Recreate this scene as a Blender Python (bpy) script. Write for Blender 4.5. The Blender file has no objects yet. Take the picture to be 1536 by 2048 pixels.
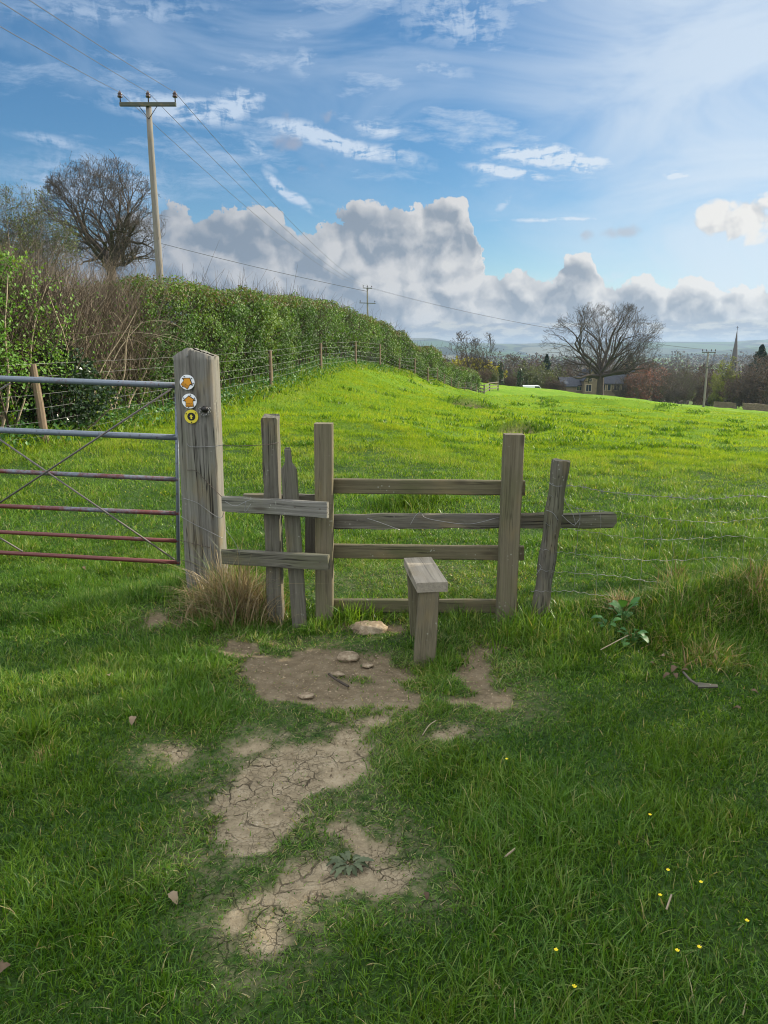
import bpy, math, random
import numpy as np
from mathutils import Vector, noise as mnoise
R = math.radians
rng = np.random.default_rng(7)
random.seed(7)
scene = bpy.context.scene
COL = scene.collection

# ------------------------------------------------------------------ camera
F = 1479.0; PITCH = R(12.35); CAMZ = 1.6
cp, sp = math.cos(PITCH), math.sin(PITCH)
cam_d = bpy.data.cameras.new('camera'); cam = bpy.data.objects.new('camera', cam_d); COL.objects.link(cam)
cam.location = (0, 0, CAMZ); cam.rotation_euler = (math.pi/2 - PITCH, 0, 0)
cam_d.sensor_fit = 'VERTICAL'; cam_d.sensor_height = 36.0; cam_d.lens = 36.0*F/2048.0
cam_d.clip_start = 0.05; cam_d.clip_end = 30000
scene.camera = cam

def ray(px, py):
    dx, dy = (px-768)/F, (1024-py)/F
    return np.array([dx, cp+dy*sp, -sp+dy*cp])
def P(px, py, Y):
    d = ray(px, py); return np.array([d[0]/d[1]*Y, Y, CAMZ + d[2]/d[1]*Y])
def azel(px, py):
    d = ray(px, py); return math.degrees(math.atan2(d[0], d[1])), math.degrees(math.atan2(d[2], math.hypot(d[0], d[1])))

# ------------------------------------------------------------------ light
SUN_AZ, SUN_EL = 66.0, 24.0
scene.view_settings.view_transform = 'Standard'; scene.view_settings.look = 'None'
scene.view_settings.exposure = 1.2; scene.view_settings.gamma = 1.0
sun_d = bpy.data.lights.new('sun', 'SUN'); sun = bpy.data.objects.new('sun', sun_d); COL.objects.link(sun)
sun_d.energy = 3.9; sun_d.angle = R(0.6); sun_d.color = (1.0, 0.9, 0.74)
sdir = Vector((math.sin(R(SUN_AZ))*math.cos(R(SUN_EL)), math.cos(R(SUN_AZ))*math.cos(R(SUN_EL)), math.sin(R(SUN_EL))))
sun.rotation_euler = sdir.to_track_quat('Z', 'Y').to_euler()
SKY_STRENGTH = 0.082

world = bpy.data.worlds.new('World'); scene.world = world; world.use_nodes = True

class NT:
    """small helper to write node maths"""
    def __init__(s, tree): s.t = tree; s.n = tree.nodes; s.l = tree.links
    def node(s, typ, **kw):
        n = s.n.new(typ)
        for k, v in kw.items(): setattr(n, k, v)
        return n
    def put(s, sock, v):
        if v is None: return
        if isinstance(v, bpy.types.NodeSocket): s.l.new(v, sock)
        else: sock.default_value = v
    def m(s, op, a, b=None, c=None, clamp=False):
        n = s.node('ShaderNodeMath', operation=op, use_clamp=clamp)
        s.put(n.inputs[0], a); s.put(n.inputs[1], b)
        if c is not None: s.put(n.inputs[2], c)
        return n.outputs[0]
    def vec(s, x, y, z=0.0):
        n = s.node('ShaderNodeCombineXYZ'); s.put(n.inputs[0], x); s.put(n.inputs[1], y); s.put(n.inputs[2], z); return n.outputs[0]
    def noise(s, v, scale, detail=4, rough=0.55, dist=0.0, out=0):
        n = s.node('ShaderNodeTexNoise', noise_dimensions='2D' if getattr(s, 'flat', False) else '3D'); s.put(n.inputs['Vector'], v); n.inputs['Scale'].default_value = scale
        n.inputs['Detail'].default_value = detail; n.inputs['Roughness'].default_value = rough; n.inputs['Distortion'].default_value = dist
        return n.outputs[out]
    def voro(s, v, scale, feature='F1', rand=1.0, detail=0.0, smooth=None, out='Distance'):
        n = s.node('ShaderNodeTexVoronoi', feature=feature, voronoi_dimensions='2D' if getattr(s, 'flat', False) else '3D'); s.put(n.inputs['Vector'], v); n.inputs['Scale'].default_value = scale
        n.inputs['Randomness'].default_value = rand
        if 'Detail' in n.inputs: n.inputs['Detail'].default_value = detail
        if smooth is not None: n.inputs['Smoothness'].default_value = smooth
        return n.outputs[out]
    def ramp(s, f, stops, interp='LINEAR'):
        n = s.node('ShaderNodeValToRGB'); n.color_ramp.interpolation = interp; s.put(n.inputs[0], f)
        e = n.color_ramp.elements
        while len(e) > 1: e.remove(e[-1])
        e[0].position = stops[0][0]; e[0].color = (*stops[0][1], 1)
        for p, c in stops[1:]:
            q = e.new(p); q.color = (*c, 1)
        return n.outputs[0]
    def sstep(s, v, a, b, lo=0.0, hi=1.0):
        n = s.node('ShaderNodeMapRange', interpolation_type='SMOOTHSTEP'); s.put(n.inputs[0], v)
        s.put(n.inputs[1], a); s.put(n.inputs[2], b); n.inputs[3].default_value = lo; n.inputs[4].default_value = hi
        return n.outputs[0]
    def mix(s, f, a, b, mode='MIX'):
        n = s.node('ShaderNodeMix', data_type='RGBA', blend_type=mode)
        s.put(n.inputs[0], f)
        for i, v in ((6, a), (7, b)):
            if isinstance(v, tuple) and len(v) == 3: v = (*v, 1)
            s.put(n.inputs[i], v)
        return n.outputs[2]
    def mapping(s, v, scale=(1,1,1), loc=(0,0,0), rot=(0,0,0)):
        n = s.node('ShaderNodeMapping'); s.put(n.inputs[0], v); n.inputs['Scale'].default_value = scale
        n.inputs['Location'].default_value = loc; n.inputs['Rotation'].default_value = rot; return n.outputs[0]
    def attr(s, name, out='Fac'):
        n = s.node('ShaderNodeAttribute', attribute_name=name); return n.outputs[out]

def build_world():
    w = NT(world.node_tree); w.n.clear(); w.flat = True
    out = w.node('ShaderNodeOutputWorld')
    sky = w.node('ShaderNodeTexSky', sky_type='NISHITA'); sky.sun_disc = False
    sky.sun_elevation = R(SUN_EL); sky.sun_rotation = R(SUN_AZ)
    sky.air_density = 1.0; sky.dust_density = 0.15; sky.ozone_density = 2.2; sky.altitude = 100
    hs = w.node('ShaderNodeHueSaturation'); hs.inputs['Saturation'].default_value = 1.36; hs.inputs['Value'].default_value = 0.64
    w.l.new(sky.outputs[0], hs.inputs['Color'])
    tc = w.node('ShaderNodeTexCoord'); sx = w.node('ShaderNodeSeparateXYZ'); w.l.new(tc.outputs['Generated'], sx.inputs[0])
    x, y, z = sx.outputs
    az = w.m('DEGREES' if False else 'MULTIPLY', w.m('ARCTAN2', x, y), 57.2958)
    el = w.m('MULTIPLY', w.m('ARCSINE', z), 57.2958)
    # shared noises, in degrees of the sky
    p = w.vec(az, el, 0.0)
    warp = w.noise(p, 0.16, 3, 0.6, out=1)
    wv = w.node('ShaderNodeVectorMath', operation='MULTIPLY_ADD'); w.l.new(warp, wv.inputs[0]); wv.inputs[1].default_value = (2.0, 1.0, 0); w.l.new(p, wv.inputs[2])
    pw = wv.outputs[0]
    sw = w.node('ShaderNodeSeparateXYZ'); w.l.new(pw, sw.inputs[0])
    # ---------------- high thin cloud: streaks given by centre, angle, length, width (degrees of sky)
    fine = w.noise(w.mapping(pw, (0.45, 1.7, 1), rot=(0, 0, R(13))), 1.0, 7, 0.62)
    broad = w.noise(w.mapping(p, (0.05, 0.16, 1), (3.1, 1.7, 0), (0, 0, R(12))), 1.0, 5, 0.6, 0.6)
    fine2 = w.noise(w.mapping(pw, (1.5, 0.7, 1), rot=(0, 0, R(-41))), 1.0, 6, 0.6, .8)
    wisp = w.noise(w.mapping(pw, (0.10, 0.42, 1), (2, 5, 0), (0, 0, R(14))), 1.0, 8, 0.68)
    total = None
    def streak(px0, py0, px1, py1, width, amt):
        nonlocal total
        a0, e0 = azel(px0, py0); a1, e1 = azel(px1, py1)
        ca, ce = (a0+a1)/2, (e0+e1)/2; L = math.hypot(a1-a0, e1-e0)/2; th = math.atan2(e1-e0, a1-a0)
        q = w.node('ShaderNodeMapping', vector_type='TEXTURE'); w.l.new(pwk, q.inputs[0])
        q.inputs['Location'].default_value = (ca+2.5*WK, ce+1.5*WK, 0); q.inputs['Rotation'].default_value = (0, 0, th); q.inputs['Scale'].default_value = (L, width, 1)
        ln = w.node('ShaderNodeVectorMath', operation='LENGTH'); w.l.new(q.outputs[0], ln.inputs[0])
        g = w.sstep(ln.outputs[1], 1.25, 0.1, 0, amt)
        total = g if total is None else w.m('MAXIMUM', total, g)
    WK = 0.35
    wk = w.node('ShaderNodeVectorMath', operation='MULTIPLY_ADD'); w.l.new(warp, wk.inputs[0]); wk.inputs[1].default_value = (5*WK, 3*WK, 0); w.l.new(p, wk.inputs[2]); pwk = wk.outputs[0]
    for s in [(190,195,520,240,1.1,.75),(380,240,540,180,1.1,.7),(480,230,860,328,0.75,.95),(700,240,820,275,0.6,.6),
              (470,250,560,350,0.5,.45),(525,335,628,430,0.42,1.0),
              (920,325,1120,358,0.45,.95),(950,295,1265,325,0.8,1.0),(1090,300,1200,345,0.6,.9),
              (970,445,1275,433,0.22,.6),(985,440,1040,380,0.4,.35),(1310,345,1400,352,0.5,.7),(1350,377,1450,374,0.25,.5),
              (-20,370,375,370,2.4,.5),(0,262,200,300,0.5,.4),(560,110,650,150,1.4,.35),(690,120,1010,155,.5,.3),
              (-100,10,520,20,1.0,.35),(700,100,1000,150,.6,.3),(740,0,1100,60,2.2,.35),(1000,560,1536,560,1.0,.3)]:
        streak(*s)
    cir = w.m('MULTIPLY', w.m('MULTIPLY', total, 1.9), w.sstep(w.m('ADD', w.m('MULTIPLY', fine, 0.72), w.m('MULTIPLY', fine2, 0.28)), 0.34, 0.62), clamp=True)
    # broad veil, thick to the upper right towards the sun
    veil_r = w.sstep(w.m('ADD', w.m('ADD', az, w.m('MULTIPLY', el, 0.35)), w.m('MULTIPLY', broad, 20.0)), 16.0, 40.0, 0, 0.8)
    veil = w.m('MULTIPLY', w.sstep(broad, 0.42, 0.72, 0.06, 0.5), w.sstep(el, 8, 24, 0.15, 1.0))
    veil = w.m('MAXIMUM', veil, w.m('MULTIPLY', veil_r, w.sstep(broad, 0.25, 0.6, 0.55, 1.0)))
    veil = w.m('MAXIMUM', veil, w.m('MULTIPLY', w.sstep(wisp, .46, .74, 0, .6), w.sstep(el, 7.5, 13)))
    cir = w.m('MAXIMUM', cir, veil, clamp=True)
    near_sun = w.sstep(az, -30, 32)      # brighter towards the sun
    cir_col = w.mix(near_sun, (2.5, 3.2, 4.2), (3.9, 4.4, 4.9))
    # ---------------- cumulus
    def billow(v, det=3.5):
        a = w.voro(v, 0.23, 'F1', detail=det)
        c = w.noise(v, 0.8, 5 if det > 3 else 2, 0.6)
        return w.m('ADD', w.m('SUBTRACT', 1.4, w.m('MULTIPLY', a, 1.3)), w.m('MULTIPLY', c, 0.35))
    wv2 = w.node('ShaderNodeVectorMath', operation='MULTIPLY_ADD'); w.l.new(w.noise(p, 0.35, 4, 0.55, out=1), wv2.inputs[0]); wv2.inputs[1].default_value = (2.4, 1.9, 0); w.l.new(p, wv2.inputs[2])
    cpos = wv2.outputs[0]
    h1 = billow(cpos)
    off = w.node('ShaderNodeVectorMath', operation='ADD'); w.l.new(cpos, off.inputs[0]); off.inputs[1].default_value = (0.60, 0.75, 0)
    hs1 = billow(cpos, 2.2); h2 = billow(off.outputs[0], 2.2)
    # outline of the bank: curve azimuth -> elevation of its top
    prof = [(-400,520),(0,480),(230,430),(300,400),(370,402),(430,420),(500,408),(545,402),(590,425),(618,452),(640,438),(700,418),(735,400),(790,402),(815,412),(835,392),(890,388),(940,402),(968,440),(975,520),(1010,540),(1060,520),(1110,545),(1135,520),(1160,500),(1190,505),(1220,545),(1260,548),(1300,540),(1335,570),(1380,552),(1430,554),(1470,565),(1536,560),(1900,545)]
    A0, A1, EM = -45.0, 45.0, 16.0
    fc = w.node('ShaderNodeFloatCurve'); cv = fc.mapping.curves[0]
    pts = sorted([azel(a, b) for a, b in prof]); pts = [((a-A0)/(A1-A0), b/EM) for a, b in pts]
    pts = [(0.0, pts[0][1])] + [q for q in pts if 0.01 < q[0] < .99] + [(1.0, pts[-1][1])]
    while len(cv.points) < len(pts): cv.points.new(0.5, 0.5)
    for q, (a, b) in zip(cv.points, pts): q.location = (a, b); q.handle_type = 'AUTO'
    fc.mapping.update()
    sc2 = w.node('ShaderNodeSeparateXYZ'); w.l.new(cpos, sc2.inputs[0])
    fine_e = w.m('MULTIPLY', w.m('SUBTRACT', w.noise(p, 1.6, 7, 0.68), 0.5), 1.5)
    w.l.new(w.m('DIVIDE', w.m('SUBTRACT', w.m('ADD', w.m('SUBTRACT', sc2.outputs[0], 0.9), w.m('MULTIPLY', fine_e, .8)), A0), A1-A0, clamp=True), fc.inputs['Value'])
    top = w.m('MULTIPLY', fc.outputs[0], EM)
    nedge = w.m('MULTIPLY', w.m('SUBTRACT', h1, .95), 1.15)
    dtop = w.m('ADD', w.m('ADD', w.m('SUBTRACT', top, el), nedge), fine_e)             # >0 inside
    bank = w.sstep(dtop, -0.04, 0.16)
    def blob(px, py, rx, ry, k):
        a, e = azel(px, py)
        q = w.node('ShaderNodeMapping', vector_type='TEXTURE'); w.l.new(p, q.inputs[0])
        q.inputs['Location'].default_value = (a, e, 0); q.inputs['Scale'].default_value = (rx, ry, 1)
        ln = w.node('ShaderNodeVectorMath', operation='LENGTH'); w.l.new(q.outputs[0], ln.inputs[0])
        return w.m('ADD', w.m('SUBTRACT', 1.0, ln.outputs[1]), w.m('MULTIPLY', w.m('SUBTRACT', h1, 0.95), k))
    b1 = w.m('MAXIMUM', blob(1500, 448, 5.4, 1.9, 1.0), blob(1440, 445, 2.2, 1.1, .6))
    m1 = w.sstep(b1, 0.0, 0.28)
    b2 = w.m('MAXIMUM', w.m('MAXIMUM', blob(1250, 466, 1.9, 0.55, .9), blob(1165, 470, 1.0, .6, 1.0)),
             w.m('MAXIMUM', w.m('MAXIMUM', blob(632, 226, 2.5, 1.5, 1.1), blob(590, 288, 1.9, 0.9, 1.1)), blob(600, 338, 2.0, 0.8, 1.0)))
    m2 = w.sstep(b2, -0.2, 0.5, 0, 0.65)
    mask = w.m('MAXIMUM', w.m('MAXIMUM', bank, m1), m2)
    lit = w.m('ADD', w.m('MULTIPLY', w.m('ADD', w.m('SUBTRACT', hs1, h2), w.m('MULTIPLY', w.m('SUBTRACT', h1, hs1), .4)), 1.25), 0.36)
    rim = w.m('ADD', w.sstep(dtop, 1.3, 0.0, 0, 0.46), w.m('MULTIPLY', fine_e, .35))
    lit = w.m('ADD', w.m('ADD', lit, rim), w.m('MULTIPLY', w.sstep(az, -14, 24), 0.10))
    lit = w.m('ADD', lit, w.m('MULTIPLY', m1, 0.20))
    lownoise = w.noise(w.mapping(p, (0.12, 0.25, 1), (7, 3, 0)), 1.0, 3, 0.5)
    lit = w.m('ADD', lit, w.m('MULTIPLY', w.m('SUBTRACT', lownoise, 0.5), 1.3), clamp=True)
    dark_c = w.mix(near_sun, (1.1, 1.45, 1.92), (1.8, 2.05, 2.35))
    lit_c = w.mix(near_sun, (2.3, 2.45, 2.7), (4.8, 4.7, 4.5))
    cum = w.mix(lit, dark_c, lit_c)
    # pale band under the cloud base
    basee = w.m('ADD', 1.95, w.m('MULTIPLY', w.m('SUBTRACT', w.noise(w.mapping(p, (0.3, 0.9, 1)), 1.0, 4, .6), 0.5), 1.3))
    under = w.sstep(w.m('SUBTRACT', basee, el), -0.15, 0.2)
    ucol = w.mix(w.sstep(w.noise(w.mapping(p, (0.5, 1.8, 1)), 1.0, 5, .6), 0.4, 0.62), (1.9, 2.15, 2.5), (3.4, 3.4, 3.2))
    cum = w.mix(under, cum, ucol)
    pinch = w.mix(w.m('GREATER_THAN', m2, w.m('MAXIMUM', bank, m1)), cum, w.mix(near_sun, (1.7, 1.85, 2.5), (2.9, 2.9, 3.0)))
    glow = w.mix(w.m('MULTIPLY', w.sstep(az, 12, 36), w.sstep(el, -2, 26, 0.5, 0.2)), hs.outputs[0], (2.9, 3.7, 4.5))
    c1 = w.mix(cir, glow, cir_col)
    c2 = w.mix(mask, c1, pinch)
    # bright broken cloud added out of view, overhead and behind, as foreground fill light
    fill_cloud = w.m('MULTIPLY', w.m('MAXIMUM', w.sstep(el, 27, 46), w.m('MULTIPLY', w.sstep(w.m('ABSOLUTE', az), 60, 120), w.sstep(el, -2, 12))), w.sstep(broad, .32, .62, .35, 1.0))
    c2 = w.mix(fill_cloud, c2, (12.5, 12.9, 13.6))
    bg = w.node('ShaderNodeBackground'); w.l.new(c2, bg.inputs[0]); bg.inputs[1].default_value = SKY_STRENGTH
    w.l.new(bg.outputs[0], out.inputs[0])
build_world()
world.cycles.sampling_method = 'MANUAL'; world.cycles.sample_map_resolution = 512
cy = scene.cycles
cy.filter_width = 1.05; cy.use_denoising = True; cy.use_adaptive_sampling = True; cy.adaptive_threshold = 0.01
cy.max_bounces = 6; cy.diffuse_bounces = 3; cy.glossy_bounces = 2; cy.transmission_bounces = 4; cy.transparent_max_bounces = 6; cy.volume_bounces = 0
cy.caustics_reflective = False; cy.caustics_refractive = False

# ------------------------------------------------------------------ tagging helpers
def tag(o, label=None, cat=None, group=None, kind=None):
    if label: o['label'] = label
    if cat: o['category'] = cat
    if group: o['group'] = group
    if kind: o['kind'] = kind
    return o
def empty(name, loc, label, cat, group=None):
    o = bpy.data.objects.new(name, None); COL.objects.link(o); o.location = loc; o.empty_display_size = .2
    return tag(o, label, cat, group)
def make_obj(name, V, polys, mat, parent=None, attrs=None, smooth=False, uvw=None, loc=None):
    """V (N,3); polys list of int arrays (M,k). Vertex positions are in world space; they are moved into the parent's space"""
    V = np.asarray(V, dtype=np.float64)
    base = np.zeros(3)
    if parent is not None: base = np.array(parent.location)
    if loc is not None: base = np.array(loc)
    me = bpy.data.meshes.new(name)
    me.vertices.add(len(V)); me.vertices.foreach_set('co', (V-base).astype(np.float32).ravel())
    polys = [np.asarray(q, dtype=np.int32) for q in polys if len(q)]
    nl = sum(q.size for q in polys); npol = sum(len(q) for q in polys)
    me.loops.add(nl); me.polygons.add(npol)
    me.loops.foreach_set('vertex_index', np.concatenate([q.ravel() for q in polys]))
    tot = np.concatenate([np.full(len(q), q.shape[1], dtype=np.int32) for q in polys])
    st = np.concatenate([[0], np.cumsum(tot)[:-1]]).astype(np.int32)
    me.polygons.foreach_set('loop_start', st)
    try: me.polygons.foreach_set('loop_total', tot)
    except Exception: pass
    me.polygons.foreach_set('use_smooth', np.full(npol, smooth, dtype=bool))
    for k, a in (attrs or {}).items():
        a = np.asarray(a, dtype=np.float32)
        if a.ndim == 1:
            at = me.attributes.new(k, 'FLOAT', 'POINT'); at.data.foreach_set('value', a)
        else:
            at = me.attributes.new(k, 'FLOAT_VECTOR', 'POINT'); at.data.foreach_set('vector', a.ravel())
    me.update(calc_edges=True); me.validate()
    if mat: me.materials.append(mat)
    o = bpy.data.objects.new(name, me); COL.objects.link(o)
    if parent is not None: o.parent = parent
    elif loc is not None: o.location = loc
    return o
class MB:
    def __init__(s): s.V = []; s.P = {}; s.n = 0; s.A = []
    def add(s, V, polys, a=None):
        V = np.asarray(V, float)
        for q in polys:
            q = np.asarray(q, int)
            if len(q): s.P.setdefault(q.shape[1], []).append(q + s.n)
        s.V.append(V); s.A.append(a if a is not None else np.zeros((len(V), 3))); s.n += len(V)
    def build(s, name, mat, parent=None, smooth=False, loc=None, attr='gc'):
        return make_obj(name, np.concatenate(s.V), [np.concatenate(v) for v in s.P.values()], mat, parent, {attr: np.concatenate(s.A)}, smooth, loc=loc)

def norm(v): return v/np.maximum(np.linalg.norm(v, axis=-1, keepdims=True), 1e-9)
def frames(d):
    up = np.where(np.abs(d[..., 2:3]) > .95, np.array([1., 0, 0]), np.array([0, 0, 1.]))
    a = norm(np.cross(d, up)); b = np.cross(d, a); return a, b
def prisms(P0, P1, R0, R1, k=3):
    """N separate tapered prisms -> V, quads"""
    N = len(P0); d = norm(P1-P0); a, b = frames(d)
    th = np.arange(k)*2*math.pi/k
    c, s_ = np.cos(th)[None, :, None], np.sin(th)[None, :, None]
    ring = a[:, None]*c + b[:, None]*s_
    V = np.concatenate([P0[:, None] + ring*R0[:, None, None], P1[:, None] + ring*R1[:, None, None]], 1)
    i = np.arange(k); j = (i+1) % k
    q = np.stack([i, j, j+k, i+k], 1)[None] + (np.arange(N)*2*k)[:, None, None]
    return V.reshape(-1, 3), q.reshape(-1, 4)
def strands(PT, RD, k=3):
    """N polylines of K points -> joined tubes"""
    N, K, _ = PT.shape
    d = np.empty_like(PT); d[:, 1:-1] = PT[:, 2:]-PT[:, :-2]; d[:, 0] = PT[:, 1]-PT[:, 0]; d[:, -1] = PT[:, -1]-PT[:, -2]
    d = norm(d); a, b = frames(norm(d.mean(1, keepdims=True)*np.ones((1, K, 1)))); 
    th = np.arange(k)*2*math.pi/k
    V = PT[:, :, None] + (a[:, :, None]*np.cos(th)[None, None, :, None] + b[:, :, None]*np.sin(th)[None, None, :, None])*RD[:, :, None, None]
    i = np.arange(k); j = (i+1) % k
    q = np.stack([i, j, j+k, i+k], 1)
    q = q[None, None] + (np.arange(K-1)*k)[None, :, None, None] + (np.arange(N)*K*k)[:, None, None, None]
    return V.reshape(-1, 3), q.reshape(-1, 4)
def tube(pts, r, k=8, caps=True):
    pts = np.asarray(pts, float); n = len(pts); r = np.broadcast_to(np.asarray(r, float), (n,))
    d = np.empty_like(pts); d[1:-1] = pts[2:]-pts[:-2]; d[0] = pts[1]-pts[0]; d[-1] = pts[-1]-pts[-2]; d = norm(d)
    a, b = frames(d[0]); V = []
    for i in range(n):
        a = a - d[i]*np.dot(a, d[i]); a /= np.linalg.norm(a); b = np.cross(d[i], a)
        for t in range(k):
            th = 2*math.pi*t/k; V.append(pts[i] + r[i]*(a*math.cos(th)+b*math.sin(th)))
    q = [[i*k+t, i*k+(t+1) % k, (i+1)*k+(t+1) % k, (i+1)*k+t] for i in range(n-1) for t in range(k)]
    polys = [np.array(q)]
    if caps: polys.append(np.array([list(range(k))[::-1], [(n-1)*k+t for t in range(k)]]))
    return np.array(V), polys
def spline(pts, n=12):
    pts = np.asarray(pts, float); out = []
    e = np.vstack([2*pts[0]-pts[1], pts, 2*pts[-1]-pts[-2]])
    for i in range(1, len(e)-2):
        for t in np.linspace(0, 1, n, endpoint=False):
            a, b, c, d = e[i-1], e[i], e[i+1], e[i+2]
            out.append(.5*((2*b)+(-a+c)*t+(2*a-5*b+4*c-d)*t*t+(-a+3*b-3*c+d)*t**3))
    out.append(pts[-1]); return np.array(out)

# value noise
_perm = np.random.default_rng(3).random((256, 256))
def vnoise(x, y):
    xi = np.floor(x).astype(int); yi = np.floor(y).astype(int); fx = x-xi; fy = y-yi
    fx = fx*fx*(3-2*fx); fy = fy*fy*(3-2*fy)
    g = lambda a, b: _perm[a & 255, b & 255]
    return (g(xi, yi)*(1-fx)+g(xi+1, yi)*fx)*(1-fy)+(g(xi, yi+1)*(1-fx)+g(xi+1, yi+1)*fx)*fy
def fbm(x, y, o=4):
    s = 0; a = .5; t = 0
    for i in range(o):
        s = s + a*vnoise(x*2**i+17.3*i, y*2**i+9.1*i); t += a; a *= .5
    return s/t
def sst(a, b, v): t = np.clip((v-a)/(b-a), 0, 1); return t*t*(3-2*t)

# ------------------------------------------------------------------ terrain
ctl = [  # px, py, forward distance  (lie on the ground in the photograph)
 (65,885,10.8),(540,778,21),(640,742,28),(708,729,36),(765,740,42),(830,757,52),(875,770,60),(905,778,70),(965,788,90),
 (1412,815,96),(1200,795,158),(1536,828,80),(1000,770,120),(1000,900,12.8),(1000,860,17.5),(1300,866,20),(1000,822,28),
 (1000,792,50),(1200,810,60),(1500,850,35),(1536,900,16),(1300,920,12),(700,850,14.5),(600,812,19),(700,778,25),(850,803,28),(900,797,40),(950,802,55),
 (250,880,11.5),(400,840,15),(1100,781,140),(1350,814,110)]
cx, cz = [], []
for a, b, Y in ctl:
    q = P(a, b, Y); cx.append((q[0], q[1])); cz.append(q[2])
extra = [(x, y, 0) for x in (-6, -3, 0, 3, 6) for y in (1, 4, 7)] + [(-25,3,.3),(25,3,-1.2),(-40,25,3.2),(-32,90,5.5),(-80,90,9),(-14,40,2.2),(-8,60,1.5),(-6,110,1.0),(12,185,-9),(45,185,-11.5),(100,150,-12),(90,60,-8),(-60,250,0),(0,260,-16),(80,280,-19),(-60,500,-20),(0,500,-25),(200,500,-26),(-300,1000,-27),(0,1000,-28),(500,1000,-28),(40,20,-3),(-200,250,8)]
for a, b, c in extra: cx.append((a, b)); cz.append(c)
cx = np.array(cx, float); cz = np.array(cz, float)
def uvt(x, y):
    yy = np.maximum(y, 1.0)+3.0; return np.stack([2.2*x/yy, np.log(yy)], -1)
UC = uvt(cx[:, 0], cx[:, 1]); TC = cz/(np.maximum(cx[:, 1], 1)+3)
def phi(r2): return np.where(r2 > 1e-12, r2*np.log(np.maximum(r2, 1e-12)), 0)
_n = len(UC); Kmx = phi(((UC[:, None]-UC[None])**2).sum(-1)) + np.eye(_n)*2e-3; Pm = np.c_[np.ones(_n), UC]
Am = np.zeros((_n+3, _n+3)); Am[:_n, :_n] = Kmx; Am[:_n, _n:] = Pm; Am[_n:, :_n] = Pm.T
WT = np.linalg.solve(Am, np.r_[TC, 0, 0, 0])
def base_z(x, y):
    sh = np.shape(x); x = np.ravel(x); y = np.ravel(y); out = np.empty(len(x))
    for i in range(0, len(x), 200000):
        u = uvt(x[i:i+200000], y[i:i+200000])
        k = phi(((u[:, None]-UC[None])**2).sum(-1))
        out[i:i+200000] = (k@WT[:_n] + WT[_n] + u@WT[_n+1:])*(np.maximum(y[i:i+200000], 1)+3)
    out = out.reshape(sh); yy = y.reshape(sh)
    return out*(1-sst(600, 1200, yy)) + (-28)*sst(600, 1200, yy)
def g0(px, py, z=0):
    d = ray(px, py); t = (z-CAMZ)/d[2]; return d[0]*t, d[1]*t
def bump(x, y, cx_, cy_, rx, ry, h, ang=0):
    c, s_ = math.cos(ang), math.sin(ang); u = ((x-cx_)*c+(y-cy_)*s_)/rx; v = (-(x-cx_)*s_+(y-cy_)*c)/ry
    return h*np.exp(-(u*u+v*v))
def gz(x, y):
    x = np.asarray(x, float); y = np.asarray(y, float)
    z = base_z(x, y)
    near = 1-sst(9, 22, y)
    z = z + near*((fbm(x*1.6, y*1.6, 3)-.5)*.10 + (fbm(x*6+5, y*6, 2)-.5)*.025)*(0.35+0.65*sst(.3, 1.2, np.hypot(x, y-4.2)))
    mid = sst(6, 14, y)*(1-sst(170, 300, y))
    z = z + mid*(fbm(x*.45+3, y*.45, 4)-.5)*.48*(1-.5*sst(80, 160, y))*(0.45+0.55*sst(-2, 6, x))
    z = z + mid*sst(25, 60, y)*(fbm(x*.12+8, y*.22, 3)-.5)*.7
    # bank under the wire fence on the right, hollow worn in front of the stile
    z = z + bump(x, y, 2.15, 4.15, .85, .26, .21, .05) + bump(x, y, 3.4, 4.3, .9, .35, .17)
    z = z - bump(x, y, -.1, 3.65, .75, .45, .05) - bump(x, y, .2, 3.72, .22, .2, .035) - bump(x, y, -.55, 4.15, .25, .3, .05) + bump(x, y, -1.35, 4.65, .4, .3, .07)
    qx, qy = g0(850, 1015); z = z + bump(x, y, qx, qy, .42, .25, .10)
    for px, py, Y, rx, ry, h in ((1050,852,18.5,.75,.5,.30),(945,822,30,1.0,.8,.38),(1250,815,55,5,1.5,.5),(1150,805,60,6,1.5,.5),(1400,850,33,4,.8,.3)):
        q = P(px, py, Y); z = z + bump(x, y, q[0], q[1], rx, ry, h) - bump(x, y, q[0]-.5*rx, q[1]-ry*1.1, rx, ry*.7, h*.9)
    return z
def G(px, py):
    """where the ray of a photo pixel meets the terrain"""
    d = ray(px, py); t = np.geomspace(1, 260, 1400); X = d[0]*t; Y = d[1]*t; Z = CAMZ+d[2]*t
    h = gz(X, Y); i = np.argmax(Z < h)
    return np.array([X[i], Y[i], h[i]])
def on(x, y, dz=0): return np.array([x, y, float(gz(np.array([x]), np.array([y]))[0])+dz])

SCR = [(1050, 853, 18.3, .55, .30), (948, 822, 29.5, .8, .4), (1185, 812, 58, 2.4, .6), (1230, 806, 64, 2.2, .6), (870, 838, 24, .25, .2)]
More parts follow.
